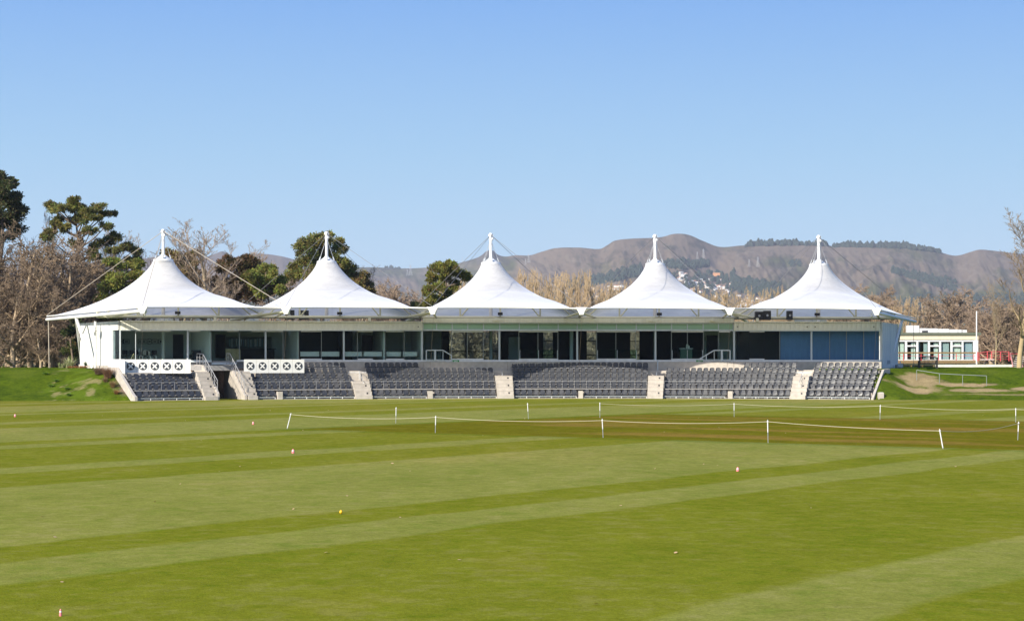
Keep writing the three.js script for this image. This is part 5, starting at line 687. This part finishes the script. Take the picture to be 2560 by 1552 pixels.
{
  const big = { tip: 0.0095, r: 0.15, trunk: 13, lean: -0.03, levels: [{ pieces: 12, wob: 0.07, from: 0.22, taper: 0.85 }, { n: 1.3, len: 0.5, ang: 0.55, rad: 0.55, pieces: 7, wob: 0.14, up: 0.12, from: 0.2 }, { n: 1.5, len: 0.48, ang: 0.5, rad: 0.5, pieces: 4, wob: 0.12, up: 0.14, from: 0.1 }, { n: 1.5, len: 0.5, ang: 0.5, rad: 0.5, pieces: 3, wob: 0.14, up: 0.1, from: 0 }, { n: 1, len: 0.6, ang: 0.5, rad: 0.6, pieces: 2, wob: 0.2 }] };
  const g1 = bareSegs(51, big), t1 = bareTree('bare_tree', g1, 1, [0.46, 0.35, 0.19], [0.24, 0.175, 0.11], 0.22); plant(t1, heightOf(g1), 2550, 166, 520, 1.2, 'tall pale trunked bare tree at the right edge', 'tree', null, 2.1);
  const g2 = bareSegs(52, { ...big, r: 0.14 }), t2 = bareTree('bare_tree', g2, 1, [0.44, 0.35, 0.2], [0.25, 0.18, 0.11], 0.14); plant(t2, heightOf(g2), 2490, 178, 690, 2.2, 'slender pale trunked bare tree left of the big one at the right edge', 'tree', null, 0.75);
}
// ---------------------------------------------------------------- plants on the bank
function bladePlant(name, base, n, h, spread, cols, w, seed, label, cat) {
  const r = rng(seed), P = [], C = [];
  for (let i = 0; i < n; i++) { const t = r() * 6.283, k = spread * (0.3 + 0.7 * r()), hh = h * (0.55 + 0.45 * r()), ox = (r() - 0.5) * spread * 0.5, oz = (r() - 0.5) * spread * 0.5, col = cols[Math.floor(r() * cols.length)], sx = -Math.sin(t) * w, sz = Math.cos(t) * w; let prev = null;
    for (let q = 0; q <= 5; q++) { const f = q / 5, x = ox + Math.cos(t) * k * f * f, z = oz + Math.sin(t) * k * f * f, y = hh * (f - 0.35 * f * f * (k / spread)), ww = (1 - f * f) ; const A = [x + sx * ww, y, z + sz * ww], B = [x - sx * ww, y, z - sz * ww]; if (prev) { P.push(...prev[0], ...prev[1], ...A, ...prev[1], ...B, ...A); for (let c = 0; c < 6; c++) C.push(...col.map(v => v * (0.7 + 0.5 * f))); } prev = [A, B]; } }
  const g = new THREE.BufferGeometry(); g.setAttribute('position', new THREE.Float32BufferAttribute(P, 3)); g.setAttribute('color', new THREE.Float32BufferAttribute(C, 3)); g.computeVertexNormals(); const t = new THREE.Group(); t.name = numbered(name); t.position.copy(base); const m = new THREE.Mesh(g, leafMat); m.name = 'leaves'; m.castShadow = m.receiveShadow = true; t.add(m); scene.add(t); return tag(t, label, cat);
}
bladePlant('flax_plant', V3(pxX(172, 156), BANK, -156), 90, 1.3, 1.1, [[0.42, 0.42, 0.2], [0.3, 0.34, 0.12], [0.5, 0.5, 0.3]], 0.035, 61, 'yellow striped flax clump beside the left concrete footing', 'flax plant');
bladePlant('flax_plant', V3(pxX(152, 157), BANK, -157), 50, 0.7, 0.8, [[0.4, 0.4, 0.2], [0.25, 0.3, 0.1]], 0.03, 62, 'lower flax clump at the left foot of the striped one', 'flax plant');
bladePlant('tussock', bankPoint(268, 945), 420, 1.15, 1.0, [[0.24, 0.12, 0.06], [0.32, 0.19, 0.1], [0.2, 0.12, 0.08]], 0.014, 63, 'large rusty tussock on the mulched bed by the left end wall', 'tussock');
bladePlant('tussock', bankPoint(246, 935), 300, 0.8, 1.1, [[0.3, 0.2, 0.12], [0.2, 0.13, 0.09]], 0.014, 64, 'pale brown tussock left of the large rusty one', 'tussock');
bladePlant('tussock', bankPoint(280, 968), 200, 0.7, 0.6, [[0.36, 0.24, 0.1], [0.26, 0.16, 0.07]], 0.013, 65, 'golden tussock half way down the mulched bed', 'tussock');
bladePlant('tussock', bankPoint(290, 985), 160, 0.45, 0.5, [[0.42, 0.2, 0.06], [0.35, 0.2, 0.08]], 0.013, 66, 'small orange tussock at the foot of the mulched bed', 'tussock');
bladePlant('tussock', bankPoint(262, 955), 140, 0.5, 0.5, [[0.3, 0.2, 0.1]], 0.013, 67, 'small tussock just below the large rusty one', 'tussock');
bladePlant('shrub', V3(pxX(217, 153.5), BANK, -153.5), 120, 0.75, 0.55, [[0.05, 0.09, 0.03], [0.07, 0.12, 0.03]], 0.05, 68, 'dark green shrub between the left end wall and raking strut', 'shrub');
for (let i = 0; i < 7; i++) bladePlant('ground_cover', V3(pxX(172 + i * 9.5, 153 + (i % 2)), BANK - 0.02, -(153 + (i % 2))), 70, 0.3, 0.45, [[0.42, 0.16, 0.05], [0.34, 0.17, 0.07]], 0.02, 70 + i, 'orange ground cover along the foot of the left end wall', 'ground cover').userData.group = 'orange ground cover by the left end wall';
for (let i = 0; i < 5; i++) { const [u, v] = [[112, 938], [140, 955], [165, 975], [125, 968], [170, 990]][i]; bladePlant('weed', bankPoint(u, v), 70, 0.35, 0.4, [[0.12, 0.22, 0.02], [0.18, 0.28, 0.03]], 0.03, 90 + i, ['rank green weed clump highest on the left bank', 'green weed clump in the middle of the left bank', 'weed clump low on the left bank', 'yellowish weed clump left on the left bank', 'weed clump at the very foot of the left bank'][i], 'weed'); }

// ---------------------------------------------------------------- clubrooms on the right
{
  const D = 190, X = u => pxX(u, D), Y = v => pxY(v, D), base = V3(X(2330), GROUND2, -D), c = thing('clubrooms', 'low cream clubrooms with a green roof edge and wide windows, right of the pavilion', 'building', base);
  const rect = (n, u0, u1, v0, v1, z, th, m, parent = c, label) => part(n, box(X(u1) - X(u0), Y(v0) - Y(v1), th, (X(u0) + X(u1)) / 2, (Y(v0) + Y(v1)) / 2, -D + z), m, parent, label);
  const creamW = mat([0.78, 0.68, 0.5], 0.7, { map: MTv }), roofG = mat([0.12, 0.135, 0.095], 0.7, { map: MT });
  const L = 2120, Rr = 2446;
  rect('fascia', L, Rr, 838, 848.6, 0.1, 0.3, creamW); rect('fascia_trim', L, Rr, 848.8, 854, 0.02, 0.25, M.white); rect('base_wall', L, Rr, 898.5, 918, 0, 0.3, M.white);
  part('roof', [box(X(Rr) - X(L) + 0.5, 0.28, 9.4, (X(L) + X(Rr)) / 2, Y(834.6), -D - 4.3)], roofG, c, 'flat green roof');
  part('side_wall', [box(0.2, Y(838) - Y(918), 8.6, X(Rr) - 0.1, (Y(838) + Y(918)) / 2, -D - 4.5)], creamW, c); part('back_wall', [box(X(Rr) - X(L), Y(838) - Y(918), 0.2, (X(L) + X(Rr)) / 2, (Y(838) + Y(918)) / 2, -D - 8.8)], creamW, c);
  part('floor', box(X(Rr) - X(L), 0.1, 8.6, (X(L) + X(Rr)) / 2, Y(902), -D - 4.4), M.carpet, c);
  const wins = [[2205, 2238, 0], [2241, 2264, 0], [2268, 2292.5, 1], [2296, 2321.5, 0], [2325, 2349.5, 1], [2353, 2378, 0], [2381.5, 2406, 1], [2409, 2434.5, 0]];
  const curtain = [mat([0.7, 0.68, 0.62], 0.9), mat([0.42, 0.45, 0.46], 0.9), mat([0.6, 0.6, 0.6], 0.9), mat([0.4, 0.44, 0.5], 0.9)];
  let prev = L; wins.forEach(([a, b, split], i) => { rect('pier', prev, a, 854, 898.5, 0.02, 0.2, M.white); prev = b; const w = new THREE.Group(); w.name = 'window'; c.add(w);
    rect('frame', a, a + 1, 854, 898.5, 0.04, 0.12, M.frame, w); rect('frame', b - 1, b, 854, 898.5, 0.04, 0.12, M.frame, w); rect('pane', a + 1, b - 1, 854.5, 898, 0, 0.02, M.glass, w); if (split) { rect('transom', a, b, 863, 866.5, 0.05, 0.14, M.white, w); }
    const z = -0.22, fold = (u0, u1, m) => { const n = 10, gs = []; for (let k = 0; k < n; k++) { const p = lerp(u0, u1, (k + 0.5) / n), ww = (X(u1) - X(u0)) / n; gs.push(new THREE.CylinderGeometry(ww * 0.62, ww * 0.62, Y(855) - Y(898), 8, 1, true).translate(X(p), Y(876.5), -D + z - ww * 0.3)); } part('curtain', gs, m, w); };
    if (i === 1) { fold(a + 1, a + 9, curtain[0]); fold(a + 12, b - 2, curtain[0]); } else if (split) { fold(b - 9, b - 2, curtain[0]); if (i === 6) fold(a + 1, b - 9, curtain[0]); else fold(a + 12, a + 15, curtain[2]); } else if (i === 3) { fold(b - 10, b - 1, curtain[1]); fold(a + 1, a + 6, curtain[1]); } else if (i === 5) fold(a + 1, b - 3, curtain[1]); else if (i === 7) fold(a + 1, b - 1, curtain[3]); else fold(a + 1, a + 8, curtain[2]); });
  rect('pier', prev, Rr, 838, 918, 0.05, 0.25, M.white);
  // green sloping roof light behind, white units on the roof
  part('roof_ridge', [box(X(2276) - X(2150), Y(808) - Y(832), 3.2, (X(2276) + X(2150)) / 2, (Y(808) + Y(832)) / 2, -D - 5)], roofG, c);
  const ru = mat([0.66, 0.66, 0.66], 0.6, { map: MT });
  [[2275, 2305, 813, 831, 'tall white unit'], [2306, 2324, 820, 832, 'low white unit with a dark flap'], [2325, 2352, 820.5, 834, null], [2353, 2380, 821.5, 834, null], [2381, 2402, 823, 835, null], [2403.5, 2412, 823.5, 834.5, null], [2414, 2425, 824, 834, null]].forEach(([a, b, v0, v1, l]) => rect('roof_unit', a, b, v0, v1, -1.4, 0.7, ru, c, l || undefined));
  rect('roof_flap', 2312, 2326, 826, 833, -1, 0.05, M.charcoal); rect('roof_flap', 2411, 2415, 823, 835, -1.3, 0.2, M.charcoal);
  // veranda deck
  const dk = thing('veranda_deck', 'brown timber deck along the front of the clubrooms', 'deck', V3(X(2320), Y(910), -D + 4)); const timber = mat([0.25, 0.165, 0.075], 0.8, { map: MTfine }), zd = 187;
  for (let k = 0; k < 9; k++) part('deck_board', box(pxX(2450, zd) - pxX(2215, zd), 0.035, 0.28, (pxX(2450, zd) + pxX(2215, zd)) / 2, pxY(900.5, zd), -zd - 0.31 * k - 0.15), timber, dk); part('edge_beam', box(pxX(2450, zd) - pxX(2215, zd), 0.3, 0.06, (pxX(2450, zd) + pxX(2215, zd)) / 2, pxY(904.8, zd), -zd + 0.02), timber, dk);
  for (let u = 2225; u < 2450; u += 28) part('pier', box(0.1, pxY(908, zd) - GROUND2, 0.1, pxX(u, zd), (pxY(908, zd) + GROUND2) / 2, -zd - 0.3), timber, dk);
  const rl = thing('deck_rail', 'brown timber top rail on red posts along the deck', 'railing', V3(X(2330), Y(900), -zd)); part('top_rail', box(pxX(2450, zd) - pxX(2210, zd), 0.17, 0.05, (pxX(2450, zd) + pxX(2210, zd)) / 2, pxY(882, zd), -zd + 0.05), timber, rl); part('mid_rail', box(pxX(2450, zd) - pxX(2210, zd), 0.03, 0.03, (pxX(2450, zd) + pxX(2210, zd)) / 2, pxY(890, zd), -zd), M.red, rl); for (const u of [2216, 2260, 2304, 2348, 2392, 2436, 2449]) part('post', box(0.07, pxY(880.5, zd) - pxY(901, zd), 0.07, pxX(u, zd), (pxY(880.5, zd) + pxY(901, zd)) / 2, -zd), M.red, rl);
  // lawn step in front of the deck
  const st = thing('retaining_step', 'long white edged concrete step below the deck', 'step', V3(pxX(2440, 178), GROUND2, -178)); part('edge', box(pxX(2534, 178) - pxX(2340, 178), 0.3, 0.3, (pxX(2534, 178) + pxX(2340, 178)) / 2, GROUND2 + 0.12, -178), mat([0.72, 0.68, 0.58], 0.8, { map: MTconc }), st); part('top', box(pxX(2534, 178) - pxX(2300, 178), 0.05, 7, (pxX(2534, 178) + pxX(2300, 178)) / 2, GROUND2 + 0.27, -181.7), mat([0.17, 0.18, 0.09], 0.95, { map: MTfine }), st);
  // flagpole
  const fp = V3(pxX(2443, 186), GROUND2, -186); const fo = thing('flagpole', 'plain white flagpole at the right corner of the clubrooms', 'flagpole', fp); part('pole', bar(fp, V3(fp.x, pxY(780, 186), fp.z), 0.085, 0.06, 14), M.white, fo); part('finial', new THREE.SphereGeometry(0.08, 12, 8).translate(fp.x, pxY(779.5, 186), fp.z), M.white, fo); part('base_plate', box(0.3, 0.3, 0.3, fp.x, GROUND2 + 0.1, fp.z), M.concrete, fo);
  // red railings, ramp and stair at the right end
  const zr = 184, rp = (u, v) => px(u, v, zr); const rr = thing('red_railing', 'red metal railing of the ramp right of the clubrooms', 'railing', V3(pxX(2490, zr), GROUND2, -zr));
  part('top_rail', [bar(rp(2445, 883), rp(2470, 879), 0.035), bar(rp(2470, 879), rp(2525, 879.5), 0.035)], M.red, rr); for (const v of [885.5, 892, 898]) part('mid_rail', bar(rp(2452, v), rp(2525, v), 0.018), M.red, rr); for (const u of [2446, 2470, 2481, 2503, 2524]) part('post', bar(rp(u, 903), rp(u, 879.5), 0.05), M.red, rr);
  const rs = thing('stair', 'red framed outdoor steps with white treads at the right edge', 'steps', V3(pxX(2546, 180), GROUND2, -180)), q = (u, v, d) => px(u, v, d); part('stringer', [beam(q(2528, 884, 182), q(2534, 919, 177), 0.09, 0.2), beam(q(2551, 885, 182), q(2559, 922, 177), 0.09, 0.2)], mat([0.62, 0.3, 0.24], 0.6), rs); for (let k = 0; k < 6; k++) { const d = 179.5 - k * 0.4, y = GROUND2 + 1.02 - k * 0.19, x0 = lerp(pxX(2531, 181), pxX(2535, 177), k / 5), x1 = lerp(pxX(2552, 181), pxX(2558, 177), k / 5); part('tread', box(x1 - x0, 0.05, 0.3, (x0 + x1) / 2, y, -d), mat([0.66, 0.6, 0.56], 0.8), rs); } part('top_rail', bar(q(2528, 884, 181.5), q(2552, 885, 181.5), 0.04), M.red, rs); for (const [u, w] of [[2528, 884], [2552, 885]]) part('post', bar(q(u, w, 181.5), q(u, 900, 181.5), 0.045), M.red, rs);
  // outdoor table
  const tb = q(2470, 900, 183), to = thing('picnic_table', 'pale topped picnic table beside the red railing', 'table', V3(tb.x, GROUND2 + 0.3, tb.z)); part('tabletop', box(1.3, 0.06, 0.7, tb.x, tb.y + 0.05, tb.z), M.white, to); part('leg', [bar(V3(tb.x - 0.5, GROUND2 + 0.2, tb.z + 0.3), V3(tb.x + 0.1, tb.y, tb.z), 0.06), bar(V3(tb.x + 0.9, GROUND2 + 0.2, tb.z + 0.3), V3(tb.x + 0.3, tb.y, tb.z), 0.08)], M.charcoal, to);
}
// bench on the bank top
{
  const d = 150, S = 150 / FPX, p = V3(pxX(2321, d), BANK, -d), b = thing('park_bench', 'dark slatted park bench on the bank top right of the pavilion', 'bench', p), w = 47 * S, y = h => BANK + h, dk = mat([0.018, 0.017, 0.017], 0.6);
  const arc = []; for (let k = 0; k < 10; k++) { const f = q => V3(p.x - w / 2 + w * q / 10, y(0.88 + 0.14 * Math.sin(Math.PI * q / 10)), p.z + 0.22); arc.push(beam(f(k), f(k + 1), 0.06, 0.09)); } part('top_rail', arc, dk, b);
  for (let k = 0; k < 13; k++) { const x = p.x - w / 2 + 0.12 + (w - 0.24) * k / 12; part('slat', box(0.05, 0.46 + 0.1 * Math.sin(Math.PI * k / 12), 0.025, x, y(0.68 + 0.05 * Math.sin(Math.PI * k / 12)), p.z + 0.22), dk, b); }
  part('seat', [box(w, 0.05, 0.16, p.x, y(0.44), p.z + 0.14), box(w, 0.05, 0.12, p.x, y(0.44), p.z), box(w, 0.05, 0.12, p.x, y(0.44), p.z - 0.14), box(w, 0.09, 0.04, p.x, y(0.38), p.z + 0.22)], dk, b);
  for (const s of [-1, 1]) { part('leg', box(0.08, 0.95, 0.08, p.x + s * (w / 2 - 0.04), y(0.45), p.z + 0.22), dk, b); part('leg', box(0.08, 0.66, 0.08, p.x + s * (w / 2 - 0.04), y(0.3), p.z - 0.22), dk, b); part('armrest', box(0.07, 0.05, 0.5, p.x + s * (w / 2 - 0.04), y(0.64), p.z), dk, b); }
}
// rail on the right bank
{
  const pts = [[2293, 950], [2350, 959], [2408, 962], [2468, 965]].map(([u, v]) => bankPoint(u, v)); const t = thing('bank_railing', 'low galvanised pipe rail crossing the right grass bank', 'railing', pts[0].clone()); const up = p => V3(p.x, p.y + 0.82, p.z); for (let k = 0; k < 3; k++) part('top_rail', bar(up(pts[k]), up(pts[k + 1]), 0.027), M.railGrey, t); for (const p of pts) part('post', bar(V3(p.x, p.y - 0.2, p.z), up(p), 0.026), M.railGrey, t);
  const bx = bankPoint(2252, 922); solo('junction_box', [box(0.42, 0.3, 0.3, pxX(2252, 150), BANK + 0.25, -150), box(0.06, 0.3, 0.06, pxX(2252, 150), BANK + 0.5, -150)], M.galv, V3(pxX(2252, 150), BANK, -150), 'small grey box standing at the right end wall', 'utility box'); void bx;
}
// person beside the trees at the far left end
// ---------------------------------------------------------------- rope fence round the pitch block
{
  const gp = (u, v) => { const d = EYE * FPX / (v - HORIZON); return V3(pxX(u, d), 0, -d); };
  const near = [[717, 1072, 9, 726, 1036], [1088, 1082, 0, 1089, 1043], [1508, 1094, 0, 1506, 1051], [1921, 1107, 0, 1920, 1054], [2359, 1122, 0, 2351, 1077], [2546, 1100, 0, 2548, 1058]];
  const far = [[989, 1058, 0, 990, 1021], [1321, 1047, 0, 1319, 1010], [1500, 1044, 0, 1500, 1009], [1836, 1042, 0, 1836, 1010], [2201, 1049, 0, 2202, 1015], [2541, 1056, 0, 2541, 1023]];
  const nm = ['leftmost, leaning right', 'second from the left', 'third from the left', 'fourth from the left', 'fifth from the left, leaning left', 'at the right edge of the frame'];
  const tops = [];
  const make = (list, row) => list.map(([u, v, , ut, vt], i) => { const b = gp(u, v), d = -b.z, t = V3(pxX(ut, d), pxY(vt, d), b.z); const o = thing('rope_post', `thin white topped stake in the ${row} rope line, ${nm[i].replace(row === 'far' ? /, leaning (right|left)/ : /$^/, '')}`, 'post', b, 'stakes of the rope fence'); const m = b.clone().lerp(t, 0.5); const up = t.clone().sub(b).normalize(); part('steel_pin', bar(b, m, 0.011, 0.011, 6), M.galv, o); part('sleeve', bar(row === 'near' && (i === 0 || i === 4) ? b.clone().lerp(t, 0.06) : m, t, 0.02, 0.02, 8), M.white, o); part('rope_clip', [new THREE.SphereGeometry(0.036, 8, 6).translate(t.x, t.y, t.z), bar(t, t.clone().addScaledVector(up, 0.07), 0.014, 0.014, 6)], M.white, o); return t; });
  const ropeM = mat([0.52, 0.47, 0.31], 0.8);
  const rope = (a, b, sag, label) => { const g = [], n = 18, f = t => { const p = a.clone().lerp(b, t); p.y -= sag * 4 * t * (1 - t); return p; }; for (let k = 0; k < n; k++) g.push(bar(f(k / n), f((k + 1) / n), 0.0095, 0.0095, 5)); solo('rope', g, ropeM, a.clone(), label, 'rope', 'ropes of the fence round the pitch'); };
  const N = make(near, 'near'), Fr = make(far, 'far');
  for (let k = 0; k < 4; k++) rope(N[k], N[k + 1], [0.12, 0.1, 0.09, 0.05][k], 'white rope between ' + ['the leftmost and second near stakes', 'the second and third near stakes', 'the third and fourth near stakes', 'the fourth and leaning fifth near stakes'][k]);
  rope(N[4], N[5], 0.14, 'slack rope from the leaning fifth near stake to the right edge'); for (let k = 2; k < 5; k++) rope(Fr[k], Fr[k + 1], 0.1, 'far rope between ' + ['', '', 'the third and fourth far stakes', 'the fourth and fifth far stakes', 'the fifth and sixth far stakes'][k]); rope(Fr[5], V3(Fr[5].x + 6, Fr[5].y - 0.1, Fr[5].z + 4), 0.05, 'far rope leaving the frame at the right edge');
  // little field markers
  for (const [u, v, h, c, l] of [[36, 1042, 9, 'p', 'small pink field marker farthest left, near the left edge'], [632, 1061, 9, 'p', 'small pink field marker left of the leaning rope stake'], [732, 1133, 13, 'p', 'pink field marker below the leaning rope stake'], [1845, 1178, 13, 'p', 'pink field marker on the dark mowing stripe right of centre'], [150, 1540, 22, 'p', 'pink field marker nearest the viewer, bottom left'], [852, 1285, 13, 'y', 'yellow field marker on the dark mowing stripe left of centre']]) { const b = gp(u, v), d = -b.z, H = 0.82 * h * d / FPX, t = thing('field_marker', l, 'field marker', b), m = c === 'y' ? mat([0.75, 0.45, 0.01], 0.5) : mat([0.85, 0.22, 0.24], 0.5); const g = new THREE.LatheGeometry((c === 'y' ? [[0.001, 0], [0.42, 0.25], [0.5, 0.55], [0.3, 0.85], [0.001, 1]] : [[0.36, 0], [0.42, 0.2], [0.3, 0.6], [0.2, 0.95], [0.001, 1]]).map(q => new THREE.Vector2(q[0] * H * (v > 1500 ? 0.5 : 0.85), q[1] * H)), 12); g.translate(b.x, 0, b.z); part('body', g, m, t); part('band', new THREE.CylinderGeometry(H * (v > 1500 ? 0.15 : 0.28), H * (v > 1500 ? 0.18 : 0.33), H * 0.16, 12).translate(b.x, H * 0.62, b.z), c === 'y' ? M.black : M.white, t); }
  // fallen leaves scattered on the grass
  const r = rng(808), pos = [], lg = []; for (let i = 0; i < 90; i++) { const d = lerp(22, 120, Math.pow(r(), 0.8)), x = (r() - 0.5) * d * 0.56; const g = new THREE.CircleGeometry(0.028 + 0.02 * r(), 5); g.scale(1, 0.7, 1); g.rotateX(-Math.PI / 2 + (r() - 0.5)); g.rotateY(r() * 6); g.translate(x, 0.02, -d); lg.push(g); } const lm = part('fallen_leaves', lg, mat([0.5, 0.33, 0.17], 0.9, { side: THREE.DoubleSide }), null); tag(lm, 'dry fallen leaves scattered over the mown field', 'leaves', null, 'stuff'); void pos;
}
renderer.render(scene, camera);
